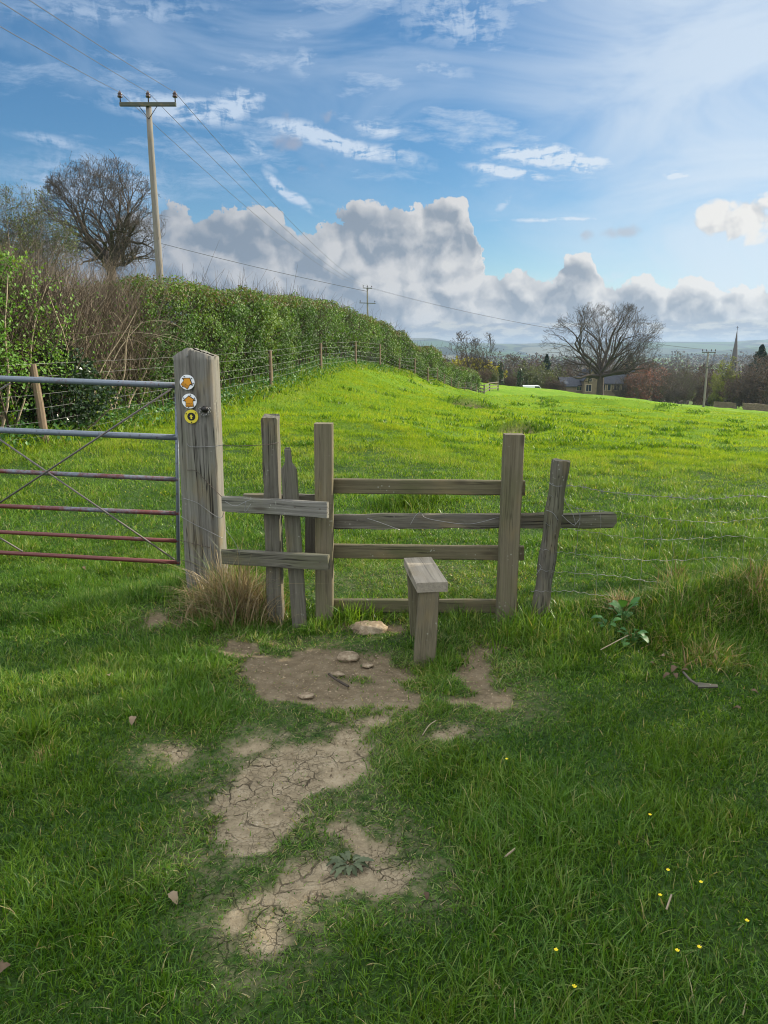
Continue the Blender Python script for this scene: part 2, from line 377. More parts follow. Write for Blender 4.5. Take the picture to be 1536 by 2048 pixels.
# dirt: capsules between photo pixels, half-width in metres
caps_px = [(540,1312,760,1318,.17),(560,1340,700,1385,.22),(620,1290,780,1330,.16),(680,1370,760,1385,.2),(930,1300,1000,1400,.12),(900,1395,1010,1392,.09),(940,1290,960,1320,.09),
 (690,1478,520,1590,.185),(560,1590,470,1660,.13),(600,1500,500,1540,.12),(640,1445,750,1440,.06),(700,1395,705,1465,.06),(470,1495,560,1470,.05),
 (650,1745,780,1750,.065),(650,1745,530,1850,.09),(590,1780,545,1800,.07),(700,1670,730,1690,.05),(340,1490,360,1492,.04),(320,1235,390,1235,.09),(840,1475,900,1460,.05),(460,1270,480,1285,.08),
 (700,1240,790,1250,.05),(565,1262,620,1275,.05),(1000,1240,1010,1250,.04),(480,1700,440,1690,.03)]
caps = [(*g0(a, b), *g0(c, d), w) for a, b, c, d, w in caps_px]
def dirt(x, y):
    n = (fbm(x*7, y*7, 4)-.5); m = np.full(np.shape(x), -9.)
    for x0, y0, x1, y1, w in caps:
        dx, dy = x1-x0, y1-y0; t = np.clip(((x-x0)*dx+(y-y0)*dy)/(dx*dx+dy*dy+1e-9), 0, 1)
        m = np.maximum(m, (w - np.hypot(x-x0-t*dx, y-y0-t*dy))/.10)
    return sst(-.15, .6, m + n*2.8)
def worn(x, y):
    m = np.full(np.shape(x), 9.)
    for x0, y0, x1, y1, w in caps:
        dx, dy = x1-x0, y1-y0; t = np.clip(((x-x0)*dx+(y-y0)*dy)/(dx*dx+dy*dy+1e-9), 0, 1)
        m = np.minimum(m, np.hypot(x-x0-t*dx, y-y0-t*dy)-w)
    w1 = .9*(1-sst(-.02, .26, m+ (fbm(x*3, y*3, 3)-.5)*.3))
    bx, by = g0(800, 1150); w2 = .8*np.exp(-(((x-bx)/.9)**2+((y-by)/.55)**2))     # trodden turf behind the stile
    return np.maximum(w1, w2)

def mat(name, fn):
    m = bpy.data.materials.new(name); m.use_nodes = True; w = NT(m.node_tree); w.n.clear()
    out = w.node('ShaderNodeOutputMaterial'); sh = fn(w); w.l.new(sh, out.inputs[0]); return m
def principled(w, col, rough=.8, normal=None, metal=0.0, spec=.3):
    b = w.node('ShaderNodeBsdfPrincipled'); 
    if isinstance(col, tuple): col = (*col[:3], 1)
    w.put(b.inputs['Base Color'], col); w.put(b.inputs['Roughness'], rough); w.put(b.inputs['Metallic'], metal)
    b.inputs['Specular IOR Level'].default_value = spec
    if normal is not None: w.l.new(normal, b.inputs['Normal'])
    return b.outputs[0]
def bumpn(w, h, strength=.5, dist=.01):
    n = w.node('ShaderNodeBump'); n.inputs['Strength'].default_value = strength; n.inputs['Distance'].default_value = dist; w.l.new(h, n.inputs['Height']); return n.outputs[0]

def m_ground(w):
    geo = w.node('ShaderNodeNewGeometry'); pos = geo.outputs['Position']
    d = w.attr('dirt'); far = w.attr('far')
    # soil
    warp = w.node('ShaderNodeVectorMath', operation='MULTIPLY_ADD'); w.l.new(w.noise(pos, 9, 4, .6, out=1), warp.inputs[0]); warp.inputs[1].default_value = (.09, .09, .0); w.l.new(pos, warp.inputs[2])
    flat = w.mapping(warp.outputs[0], (1, 1, 0))
    e1 = w.voro(flat, 13, 'DISTANCE_TO_EDGE'); e2 = w.voro(flat, 34, 'DISTANCE_TO_EDGE')
    wd = w.sstep(w.noise(pos, 6.0, 3, .6), .35, .7, .006, .05); c1 = w.sstep(e1, 0.0, wd, .95, 0); c2 = w.sstep(e2, .0, .05, .30, 0)
    gate = w.sstep(w.noise(pos, 4.5, 3, .6), .40, .56)
    dry = w.attr('dry')
    crack = w.m('MULTIPLY', w.m('MULTIPLY', w.m('MAXIMUM', c1, c2), gate), dry)
    n1 = w.noise(pos, 14, 6, .65); n2 = w.noise(pos, 160, 4, .7)
    soil = w.ramp(w.m('ADD', w.m('MULTIPLY', n1, .7), w.m('MULTIPLY', n2, .3)), [(.3, (.14, .11, .066)), (.5, (.25, .20, .125)), (.7, (.38, .315, .21))])
    damp = w.mix(w.m('SUBTRACT', 1.0, dry), soil, w.mix(.62, soil, (.075, .052, .030)))
    soil = w.mix(w.m('MULTIPLY', crack, .85), damp, (.035, .026, .017))
    peb = w.sstep(w.voro(flat, 60), .18, .10, 0, 1); soil = w.mix(w.m('MULTIPLY', peb, w.sstep(n1, .5, .62)), soil, (.36, .31, .24))
    # turf
    g1 = w.noise(w.mapping(pos, (1, 1, 1)), 1.3, 6, .62); g2 = w.noise(w.mapping(pos, (1, .35, 1)), .16, 5, .6); g3 = w.noise(pos, 40, 4, .7)
    g4 = w.noise(w.mapping(pos, (.35, .12, 1)), 1.0, 5, .65)
    gg = w.m('ADD', w.m('ADD', w.m('MULTIPLY', g1, .35), w.m('MULTIPLY', g2, .3)), w.m('MULTIPLY', g3, .35))
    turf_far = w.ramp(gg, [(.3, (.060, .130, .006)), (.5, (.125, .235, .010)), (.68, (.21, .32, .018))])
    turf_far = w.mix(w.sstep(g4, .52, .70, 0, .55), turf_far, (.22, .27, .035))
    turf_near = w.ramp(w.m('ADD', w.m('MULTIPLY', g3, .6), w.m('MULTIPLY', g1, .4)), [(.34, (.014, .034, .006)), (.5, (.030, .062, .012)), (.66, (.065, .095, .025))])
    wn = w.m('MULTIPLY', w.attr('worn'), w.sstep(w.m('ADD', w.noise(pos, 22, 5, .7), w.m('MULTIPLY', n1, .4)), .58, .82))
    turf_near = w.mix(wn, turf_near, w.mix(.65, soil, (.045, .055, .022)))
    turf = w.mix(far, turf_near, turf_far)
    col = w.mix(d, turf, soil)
    # the valley beyond
    sx = w.node('ShaderNodeSeparateXYZ'); w.l.new(pos, sx.inputs[0])
    vf = w.sstep(sx.outputs[1], 230, 330)
    vc = w.voro(w.mapping(pos, (.0035, .0016, 0)), 1.0, 'F1', out='Color')
    sc = w.node('ShaderNodeSeparateColor'); w.l.new(vc, sc.inputs[0])
    fields = w.ramp(sc.outputs[0], [(0, (.06, .12, .02)), (.35, (.10, .17, .03)), (.6, (.12, .13, .06)), (.8, (.08, .15, .03)), (1, (.15, .15, .07))])
    ve = w.voro(w.mapping(pos, (.0035, .0016, 0)), 1.0, 'DISTANCE_TO_EDGE'); fields = w.mix(w.sstep(ve, .06, .02), fields, (.025, .035, .02))
    col = w.mix(vf, col, fields)
    h = w.m('ADD', w.m('SUBTRACT', w.m('ADD', w.m('MULTIPLY', n1, 1.1), w.m('MULTIPLY', n2, .25)), w.m('MULTIPLY', crack, 1.2)), w.m('MULTIPLY', w.sstep(e1, 0, .25), .35))
    nrm = bumpn(w, h, .8, .016)
    gb = bumpn(w, w.m('ADD', g3, w.m('MULTIPLY', g1, 2.0)), .9, .12)
    mv = w.node('ShaderNodeMix', data_type='VECTOR'); w.l.new(far, mv.inputs[0]); w.l.new(nrm, mv.inputs[4]); w.l.new(gb, mv.inputs[5])
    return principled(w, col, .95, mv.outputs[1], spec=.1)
M_ground = mat('ground', m_ground)

def m_blade(w, pal=None, trans=.42):
    t = w.attr('tint'); h = w.attr('hgt'); 
    geo = w.node('ShaderNodeNewGeometry'); pos = geo.outputs['Position']
    n = w.noise(pos, 1.1, 4, .6)
    a = w.ramp(t, pal or [(0, (.024, .085, .008)), (.3, (.060, .152, .011)), (.62, (.115, .225, .020)), (.86, (.13, .26, .045)), (.94, (.26, .29, .11)), (1.0, (.40, .34, .20))])
    a = w.mix(w.sstep(n, .35, .65, 0, .45), a, w.mix(1.0, a, (1.35, 1.05, .55), 'MULTIPLY'))
    a = w.mix(w.m('MULTIPLY', w.m('MULTIPLY', w.attr('field'), .9), w.sstep(t, .97, .84)), a, w.mix(1.0, a, (2.35, 1.72, .40), 'MULTIPLY'))
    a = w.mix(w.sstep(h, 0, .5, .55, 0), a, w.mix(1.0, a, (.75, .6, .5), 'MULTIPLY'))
    fd = w.attr('field'); p = principled(w, a, w.m('ADD', .38, w.m('MULTIPLY', fd, .45)), spec=.3)
    tr = w.node('ShaderNodeBsdfTranslucent'); w.l.new(w.mix(1.0, a, (1.25, 1.15, .45), 'MULTIPLY'), tr.inputs[0])
    mx = w.node('ShaderNodeMixShader'); mx.inputs[0].default_value = trans; w.l.new(p, mx.inputs[1]); w.l.new(tr.outputs[0], mx.inputs[2]); return mx.outputs[0]
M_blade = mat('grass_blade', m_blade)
M_straw = mat('straw', lambda w: m_blade(w, [(0, (.13, .095, .05)), (.5, (.27, .21, .12)), (.9, (.42, .34, .21)), (1, (.10, .16, .03))], .25))
def leafmat(name, pal, trans=.35, rough=.5):
    def fn(w):
        t = w.attr('tint'); a = w.ramp(t, pal); p = principled(w, a, rough, spec=.3)
        tr = w.node('ShaderNodeBsdfTranslucent'); w.l.new(w.mix(1.0, a, (1.3, 1.2, .5), 'MULTIPLY'), tr.inputs[0])
        mx = w.node('ShaderNodeMixShader'); mx.inputs[0].default_value = trans; w.l.new(p, mx.inputs[1]); w.l.new(tr.outputs[0], mx.inputs[2]); return mx.outputs[0]
    return mat(name, fn)
M_hedge = leafmat('hedge_leaf', [(0, (.022, .052, .009)), (.4, (.046, .108, .013)), (.75, (.085, .172, .018)), (.91, (.13, .20, .035)), (.93, (.10, .075, .04)), (1, (.16, .12, .07))])
M_bright = leafmat('young_leaf', [(0, (.045, .12, .012)), (.6, (.10, .22, .02)), (1, (.17, .27, .03))])
M_ivy = leafmat('ivy_leaf', [(0, (.012, .03, .012)), (.7, (.03, .06, .02)), (1, (.06, .09, .04))], .1, .25)
M_broad = leafmat('broad_leaf', [(0, (.03, .10, .02)), (.6, (.06, .16, .035)), (1, (.10, .2, .06))], .2, .5)
def barkmat(name, a, b):
    def fn(w):
        tc = w.node('ShaderNodeTexCoord'); n = w.noise(w.mapping(tc.outputs['Object'], (3, 3, .8)), 2.5, 6, .7)
        return principled(w, w.ramp(n, [(.3, a), (.7, b)]), .9, bumpn(w, n, .6, .05), spec=.15)
    return mat(name, fn)
M_bark = barkmat('oak_bark', (.030, .024, .019), (.085, .068, .052))
M_bark2 = barkmat('grey_bark', (.06, .052, .042), (.14, .12, .095))
M_twig = barkmat('twig_bark', (.09, .07, .05), (.22, .175, .125))
M_pale = barkmat('pale_stem', (.22, .17, .11), (.42, .35, .25))

# weathered timber: grain runs along the third coordinate of the 'gc' attribute
def woodmat(name, light, dark, green=.25, crackd=.5, warm=(.2, .15, .07)):
    def fn(w):
        g = w.attr('gc', 'Vector')
        n1 = w.noise(w.mapping(g, (60, 60, 1.6)), 1.0, 6, .7)
        n2 = w.noise(w.mapping(g, (150, 150, 4)), 1.0, 3, .6)
        n3 = w.noise(w.mapping(g, (5, 5, 2.2)), 1.0, 4, .6)
        n4 = w.noise(w.mapping(g, (28, 28, .55)), 1.0, 3, .5)
        f = w.m('ADD', w.m('ADD', w.m('MULTIPLY', n1, .45), w.m('MULTIPLY', n2, .25)), w.m('MULTIPLY', n3, .3))
        col = w.ramp(f, [(.34, dark), (.5, tuple((a+b)/2 for a, b in zip(light, dark))), (.64, light)])
        col = w.mix(w.sstep(n3, .42, .68, 0, green), col, (.062, .070, .024))
        col = w.mix(w.sstep(w.noise(w.mapping(g, (7, 7, 3), (4, 2, 9)), 1.0, 4, .6), .5, .72, 0, .45), col, warm)
        cr = w.m('MULTIPLY', w.sstep(w.m('ABSOLUTE', w.m('SUBTRACT', n4, .5)), .0, .018, 1, 0), w.sstep(n3, .35, .55))
        col = w.mix(w.m('MULTIPLY', cr, crackd), col, (.012, .010, .008))
        kn = w.voro(w.mapping(g, (9, 9, 2.2)), 1.0); knot = w.sstep(kn, .17, .06)
        col = w.mix(w.m('MULTIPLY', knot, .55), col, (.035, .025, .016))
        lich = w.m('MULTIPLY', w.sstep(w.voro(g, 38), .22, .12), w.sstep(w.noise(g, 6, 2, .5), .55, .65)); col = w.mix(w.m('MULTIPLY', lich, .5), col, (.33, .34, .28))
        h = w.m('SUBTRACT', w.m('ADD', n1, w.m('MULTIPLY', n2, .4)), w.m('MULTIPLY', cr, .9))
        return principled(w, col, .85, bumpn(w, h, .55, .004), spec=.2)
    return mat(name, fn)
W_old = woodmat('grey_oak', (.25, .24, .205), (.075, .070, .060), .35, .9)
W_post = woodmat('weathered_post', (.185, .172, .135), (.055, .050, .038), .5, .8)
W_new = woodmat('treated_timber', (.20, .175, .115), (.095, .080, .050), .45, .4)
W_rail = woodmat('mossy_rail', (.165, .145, .085), (.07, .060, .035), .65, .6)
W_step = woodmat('step_board', (.36, .32, .25), (.19, .165, .125), .12, .35)
W_stake = woodmat('fence_stake', (.25, .185, .125), (.11, .075, .05), .2, .4)
W_pole = woodmat('pole_timber', (.23, .215, .185), (.12, .11, .09), .1, .3)
def metal(name, col, rough=.5, met=.8): return mat(name, lambda w: principled(w, w.mix(w.noise(w.node('ShaderNodeTexCoord').outputs['Object'], 30, 4, .6), tuple(c*.6 for c in col), col), rough, metal=met, spec=.5))
M_wire = metal('galvanised_wire', (.27, .27, .255), .5, .5)
M_rustwire = metal('rusty_wire', (.12, .09, .07), .7, .4)
M_black = metal('dark_iron', (.03, .028, .026), .5, .5)
M_porc = metal('insulator_glaze', (.05, .028, .025), .2, 0)
M_cable = metal('cable_sheath', (.10, .10, .11), .6, .2)
def flat_mat(name, c, rough=.5): return mat(name, lambda w: principled(w, c, rough))
def gatepaint(w):
    tc = w.node('ShaderNodeTexCoord'); o = tc.outputs['Object']; r = w.attr('gc', 'Vector')
    n = w.noise(w.mapping(o, (2.2, 2, 2)), 1.0, 5, .65); n2 = w.noise(o, 45, 4, .65)
    sx = w.node('ShaderNodeSeparateXYZ'); w.l.new(r, sx.inputs[0])
    red = w.sstep(w.m('ADD', w.m('ADD', n, w.m('MULTIPLY', n2, .35)), w.m('MULTIPLY', sx.outputs[0], .35)), .66, .86)
    col = w.mix(red, (.13, .155, .185), (.12, .034, .028))
    col = w.mix(w.sstep(n2, .60, .70, 0, .7), col, (.055, .028, .016))
    return principled(w, col, w.sstep(n2, .3, .7, .3, .6), metal=.25, spec=.5)
M_gate = mat('worn_gate_paint', gatepaint)

# ------------------------------------------------------------------ ground sheet
def build_ground():
    ys = list(np.arange(-14, 1.2, .35)) + list(np.arange(1.2, 5.6, .026))
    y = 5.6; s_ = .03
    while y < 9000: ys.append(y); s_ = min(s_*1.045, y*.022+.03); y += s_
    ys = np.array(ys); u = np.linspace(-1, 1, 421)
    W = 34+1.3*np.maximum(ys, 0)
    k = np.clip(.14 - .0*ys, .1, 1); f = .13*u+.87*np.abs(u)**2.2*u
    f2 = .35*u+.65*u**3; bl = sst(10, 60, ys)[:, None]
    X = W[:, None]*(f[None]*(1-bl)+f2[None]*bl); Y = np.repeat(ys[:, None], len(u), 1)
    Z = gz(X, Y); n, m = X.shape
    V = np.stack([X, Y, Z], -1).reshape(-1, 3)
    i = np.arange(n-1)[:, None]*m + np.arange(m-1)[None]
    q = np.stack([i, i+1, i+m+1, i+m], -1).reshape(-1, 4)
    D = np.zeros((n, m)); sel = (ys > .5) & (ys < 6); D[sel] = dirt(X[sel], Y[sel]); WN = np.zeros((n, m)); WN[sel] = worn(X[sel], Y[sel])
    Z2 = Z - .012*D; V[:, 2] = Z2.ravel()
    # burrows / bare patches in the field
    for px, py, Yd, rx, ry in SCR:
        c = P(px, py, Yd); c = on(c[0]-.2, c[1]-.4); D = np.maximum(D, sst(.2, .8, np.exp(-(((X-c[0])/rx)**2+((Y-c[1])/ry)**2))*1.3*(.5+fbm(X*3, Y*3, 3))))
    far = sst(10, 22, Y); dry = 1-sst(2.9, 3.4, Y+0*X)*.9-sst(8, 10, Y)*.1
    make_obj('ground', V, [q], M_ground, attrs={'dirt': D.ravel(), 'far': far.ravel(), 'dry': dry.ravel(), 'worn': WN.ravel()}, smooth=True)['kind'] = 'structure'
build_ground()

# ------------------------------------------------------------------ grass
def blades(x, y, h, w, tint, lean_dir, lean, K=3, field=None, zoff=0.0, tilt=None):
    """numpy blades: K segments each, flat tapered ribbons"""
    N = len(x); z = gz(x, y)+zoff-.006
    base = np.stack([x, y, z], 1)
    ld = np.stack([np.cos(lean_dir), np.sin(lean_dir), np.zeros(N)], 1)
    fa = rng.random(N)*2*math.pi; side = np.stack([np.cos(fa), np.sin(fa), np.zeros(N)], 1)
    ts = np.linspace(0, 1, K+1); rows = []; hh = []
    for t in ts:
        c = base + ld*(h*lean*(.25*t+.9*t*t))[:, None]; c[:, 2] += h*(t - lean*.42*t*t)
        ww = w*(1-t**1.7)
        if t < 1: rows.append(c-side*ww[:, None]); rows.append(c+side*ww[:, None]); hh += [t, t]
        else: rows.append(c); hh.append(1.)
    V = np.stack(rows, 1); k = V.shape[1]; b = (np.arange(N)*k)[:, None]
    quads = np.concatenate([b+np.array([[2*i, 2*i+1, 2*i+3, 2*i+2]]) for i in range(K-1)]) if K > 1 else np.zeros((0, 4), int)
    tri = b+np.array([[2*K-2, 2*K-1, 2*K]])
    at = {'tint': np.repeat(tint, k), 'hgt': np.tile(np.array(hh), N), 'field': np.repeat(field if field is not None else np.zeros(N), k)}
    return V.reshape(-1, 3), [quads, tri], at
def sample_zone(y0, y1, dens, pw=1.0, sl=.62, pad=.6):
    area = sl*(y1**2-y0**2)+2*pad*(y1-y0); n = int(area*dens)
    # rejection inside a wedge
    y = y0+(y1-y0)*rng.random(int(n*2.2)); wmax = sl*y1+pad; x = (rng.random(len(y))*2-1)*wmax
    ok = np.abs(x) < sl*y+pad; return x[ok][:n], y[ok][:n]
def fence_long(x, y):   # longer grass under the fence line, posts and on the bank
    a = np.exp(-((y-4.25)/.17)**2)*(np.abs(x-.15) < 9)*np.where((x > -.35) & (x < 1.0), .6, np.where((x > -1.0) & (x < .5), .12, 1.0))
    b = bump(x, y, 1.9, 4.0, .9, .3, 1.0); c = bump(x, y, -1.1, 4.45, .4, .25, .9); qx, qy = g0(850, 1012); d = bump(x, y, qx, qy, .38, .2, 1.1)
    e = bump(x, y, .35, 3.75, .22, .2, .9)
    return np.maximum.reduce([a, b, c, d, e])
def grass_zone(name, y0, y1, dens, hgt, wid, K, pad=1.5):
    x, y = sample_zone(y0, y1, dens, pad=pad)
    D = dirt(x, y) if y0 < 6 else np.zeros(len(x)); Wn = worn(x, y) if y0 < 8 else np.zeros(len(x))
    keep = rng.random(len(x)) > np.clip(D*1.0, 0, .965)
    keep &= rng.random(len(x)) > .15*Wn
    cl = fbm(x*4.5, y*4.5, 3); keep &= rng.random(len(x)) < .72+.6*sst(.3, .62, cl)
    if y1 > 15:
        for px, py, Yd, rx, ry in SCR:
            c = P(px, py, Yd); keep &= rng.random(len(x)) > 1.6*np.exp(-(((x-c[0]+.2)/rx)**2+((y-c[1]+.4)/ry)**2))
    x, y, Wn, D = x[keep], y[keep], Wn[keep], D[keep]; N = len(x)
    cl = fbm(x*2.2+31, y*2.2, 3); cl2 = fbm(x*9, y*9, 2); big = fbm(x*.5+4, y*.5+4, 2)
    h = hgt*(.45+.9*rng.random(N))*(.45+1.1*sst(.3, .72, cl)+.5*cl2)*(1-.55*Wn)*(1-.5*D)*(.8+.4*big)
    L = fence_long(x, y) if y0 < 12 else np.zeros(N); h *= 1+1.7*L
    ang = fbm(x*1.7+50, y*1.7, 2)*12+rng.normal(0, 2.1, N); lean = np.clip(.62+.38*rng.normal(0, 1, N)+.3*Wn, .05, 1.3)
    tint = np.clip(.02+.92*rng.random(N)**1.25*(.6+.7*fbm(x*1.2+9, y*1.2, 3))+.12*Wn+.55*(cl-.5)+.3*(cl2-.5), 0, .9)
    fld = np.clip(sst(6, 15, y)+0*x, 0, 1); st = rng.random(N) < (.03*(1-.8*fld)+.12*Wn+.12*L*(x > 1)); tint[st] = .93+.07*rng.random(st.sum())
    fld = np.clip(sst(6, 15, y)+0*x, 0, 1)
    bl = rng.random(N) < .14; wd = wid*(.6+.6*rng.random(N))*.5; wd[bl] *= 1.7; h[bl] *= .85
    V, F_, at = blades(x, y, h, wd, tint, ang, lean, K, fld)
    o = make_obj(name, V, F_, M_blade, attrs=at, smooth=True); tag(o, kind='stuff')
    return o
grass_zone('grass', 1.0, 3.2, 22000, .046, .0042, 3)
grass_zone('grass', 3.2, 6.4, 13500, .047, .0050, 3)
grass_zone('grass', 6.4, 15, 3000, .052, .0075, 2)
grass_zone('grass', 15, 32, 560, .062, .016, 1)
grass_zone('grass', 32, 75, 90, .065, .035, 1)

# ================================================================== timber, wire and the gate
def beam(mb, p0, p1, w, d, face=(0, -1, 0), ch=.006, n=10, rough=.0018, w1=None, capdrop=None, seed=None, nx=1):
    """rectangular timber from p0 to p1 with worn edges; w across the face, d through it"""
    p0 = np.array(p0, float); p1 = np.array(p1, float); L = np.linalg.norm(p1-p0); t = (p1-p0)/L
    f = np.array(face, float); f = f-t*np.dot(f, t); f /= np.linalg.norm(f); s_ = np.cross(t, f); w1 = w1 or w
    seed = rng.random()*50 if seed is None else seed
    prof = []
    hw, hd = .5, .5; cw, cd = ch/w, ch/d
    for a, b in ((-hw+cw, hd), (hw-cw, hd), (hw, hd-cd), (hw, -hd+cd), (hw-cw, -hd), (-hw+cw, -hd), (-hw, -hd+cd), (-hw, hd-cd)): prof.append((a, b))
    if nx > 1:
        pr = []
        for i in range(8):
            a, b = prof[i], prof[(i+1) % 8]
            m = nx if i % 2 == 0 else 1
            for j in range(m): pr.append((a[0]+(b[0]-a[0])*j/m, a[1]+(b[1]-a[1])*j/m))
        prof = pr
    k = len(prof); V = []; A = []
    for i in range(n+1):
        u = i/n; c = p0+(p1-p0)*u; ww = w+(w1-w)*u
        for j, (a, b) in enumerate(prof):
            jx = (vnoise(np.array(seed+j*1.7), np.array(u*L*9.))-.5)*2*rough; jy = (vnoise(np.array(seed+40+j*1.7), np.array(u*L*9.))-.5)*2*rough
            q = c+s_*(a*ww+jx)+f*(b*d+jy)
            if i == n and capdrop is not None: q = q+t*capdrop(a, b)
            V.append(q); A.append((a*ww+seed, b*d+seed*.3, u*L+seed))
    q = [[i*k+j, i*k+(j+1) % k, (i+1)*k+(j+1) % k, (i+1)*k+j] for i in range(n) for j in range(k)]
    polys = [np.array(q), np.array([list(range(k))[::-1]]), np.array([[n*k+j for j in range(k)]])]
    mb.add(V, polys, np.array(A))
def beam_obj(name, m, parent, *a, **kw):
    mb = MB(); beam(mb, *a, **kw); return mb.build(name, m, parent)
def tube_obj(name, m, parent, pts, r, k=8, smooth=True, loc=None, seed=0):
    V, Pl = tube(pts, r, k); mb = MB(); mb.add(V, Pl, np.c_[np.full(len(V), seed), V[:, 1:]]); return mb.build(name, m, parent, smooth, loc)
def thing_tube(name, m, pts, r, label, cat, group=None, k=6):
    pts = np.asarray(pts, float); o = tube_obj(name, m, None, pts, r, k, loc=pts[0]); return tag(o, label, cat, group)

# ---- big gatepost
def gatepost():
    Y = 4.62; tl = P(343, 712, Y); tr = P(425, 716, Y); bl = P(367, 1170, Y); br = P(446, 1170, Y)
    base = on((bl[0]+br[0])/2, Y+.11); root = empty('gatepost', base, 'thick grey weathered gatepost with pitched top and three round waymark discs', 'gatepost')
    W = np.linalg.norm(tr-tl); D = .22; k = 96; n = 60; V = []; A = []
    zt = tl[2]; zb = base[2]-.15
    cracks = [(-.072, .006, .016), (-.002, .008, .022), (.055, .004, .01), (-.105, .004, .008), (.098, .004, .010), (.028, .003, .008), (-.04, .003, .007)]
    def outline(th):
        e = 5.5; c, s_ = math.cos(th), math.sin(th); r = (abs(c)**e+abs(s_)**e)**(-1/e); return c*r*W/2, s_*r*D/2
    for i in range(n+1):
        u = i/n; zz = zb+(zt-zb)*u; cxm = (tl[0]+tr[0])/2+((bl[0]+br[0])/2-(tl[0]+tr[0])/2)*(1-u)
        for j in range(k):
            th = 2*math.pi*j/k; a, b = outline(th)
            a *= 1+.02*math.sin(u*7+th*2); nr = float(vnoise(np.array(th*6+3), np.array(zz*2.0)))-.5
            a += nr*.006*math.cos(th); b += nr*.008*math.sin(th)
            if b < 0:
                for cx_, wd, dp in cracks:
                    cxx = cx_+.008*math.sin(zz*3+cx_*40)
                    b += dp*math.exp(-((a-cxx)/wd)**2)*(.35+.65*float(vnoise(np.array(cx_*90+9), np.array(zz*2.2))))
            z = zz
            if i == n:
                v = a/(W/2)
                z += .055*(1-abs(v+.25)/1.25) if v > -.25 else .05*(1-abs(v+.25)/.75)
                if -.05 < v < .06: z -= .018
                z -= .007*float(vnoise(np.array(a*25+7), np.array(b*25)))
            V.append((cxm+a, Y+D/2+b, z)); A.append((a+3, b+3, zz))
    # cap rings going inwards
    for sct in (.7, .35):
        for j in range(k):
            a, b = outline(2*math.pi*j/k); a *= 1 if sct > 0 else 1; b2 = b*sct; v = a/(W/2)
            z = zt+(.055*(1-abs(v+.25)/1.25) if v > -.25 else .05*(1-abs(v+.25)/.75))
            V.append(((tl[0]+tr[0])/2+a, Y+D/2+b2, z-.002-.008*float(vnoise(np.array(a*80+7), np.array(b2*80))))); A.append((a+3, b2+3, zt+b2*.2))
    N = n+3
    q = [[i*k+j, i*k+(j+1) % k, (i+1)*k+(j+1) % k, (i+1)*k+j] for i in range(N-1) for j in range(k)]
    mb = MB(); mb.add(V, [np.array(q)], np.array(A)); mb.build('post', W_old, root, True)
    yf = Y-.003
    def disc(px, py, r, col, name, ang=0, trail=False, lab=None):
        c = P(px, py, yf); m1 = MB()
        def circle(rad, y, k=32, cx=0, cz=0):
            t = np.arange(k)*2*math.pi/k; return np.stack([c[0]+cx+rad*np.cos(t), np.full(k, y), c[2]+cz+rad*np.sin(t)], 1)
        f = circle(r, yf-.004); b = circle(r, yf+.004); kk = 32
        m1.add(np.r_[f, b], [np.array([list(range(kk))[::-1]]), np.array([[j, (j+1) % kk, kk+(j+1) % kk, kk+j] for j in range(kk)])])
        d = m1.build(name, col, root)
        if lab: d['label'] = lab
        def poly(pts, y, m, nm, parent=d):
            ca, sa = math.cos(ang), math.sin(ang)
            Pt = np.array([(c[0]+x*ca-z*sa, y, c[2]+x*sa+z*ca) for x, z in pts]); kk = len(pts)
            mm = MB(); mm.add(np.r_[Pt, Pt+[0, .0012, 0]], [np.array([list(range(kk))]), np.array([[j, (j+1) % kk, kk+(j+1) % kk, kk+j] for j in range(kk)])])
            return finish(mm, nm, m)
        def finish(mm, nm, m):
            V = np.concatenate(mm.V); o = make_obj(nm, V-np.array(root.location), [np.concatenate(v) for v in mm.P.values()], m); o.parent = d; return o
        def text(s, size, dz, m, y, dx=0, rot=0):
            cu = bpy.data.curves.new('lettering', 'FONT'); cu.body = s; cu.size = size; cu.align_x = 'CENTER'; cu.align_y = 'CENTER'
            to = bpy.data.objects.new('lettering', cu); me = bpy.data.meshes.new_from_object(to); bpy.data.objects.remove(to)
            o = bpy.data.objects.new('lettering', me); COL.objects.link(o); me.materials.append(m); o.parent = d
            ca, sa = math.cos(ang), math.sin(ang)
            o.location = (c[0]-root.location[0]+dx*ca-dz*sa, y-root.location[1], c[2]-root.location[2]+dx*sa+dz*ca); o.rotation_euler = (math.pi/2, 0, 0) if not rot and not ang else (math.pi/2, -(ang+rot), 0)
        if not trail:
            ar = [(-.56, -.8), (.56, -.8), (.5, -.05), (.86, .12), (0, .72), (-.86, .12), (-.5, -.05)]
            poly([(x*r*.93, z*r*.93) for x, z in [(-.6, -.84), (.6, -.84), (.56, -.06), (.97, .08), (0, .82), (-.97, .08), (-.56, -.06)]], yf-.0056, K_blk, 'arrow_border')
            poly([(x*r*.93, z*r*.93) for x, z in [(-.54, -.78), (.54, -.78), (.49, .06), (.72, .13), (0, .68), (-.72, .13), (-.49, .06)]], yf-.0072, K_org, 'arrow')
            text('PUBLIC', r*.26, -.36*r, K_blk, yf-.0078); text('FOOTPATH', r*.22, -.6*r, K_blk, yf-.0078)
            text('WORCESTERSHIRE' if False else 'COUNTY COUNCIL', r*.15, .80*r, K_blk, yf-.0048) if False else None
        else:
            m3 = MB(); f = circle(r*.58, yf-.0056); b = circle(r*.58, yf-.004); m3.add(np.r_[f, b], [np.array([list(range(32))[::-1]]), np.array([[j, (j+1) % 32, 32+(j+1) % 32, 32+j] for j in range(32)])]); finish(m3, 'inner_disc', K_blk)
            poly([(-.1*r, -.36*r), (.13*r, -.36*r), (.11*r, -.02*r), (.26*r, -.03*r), (.0, .34*r), (-.27*r, .0), (-.12*r, .0)], yf-.0072, K_yel, 'arrow')
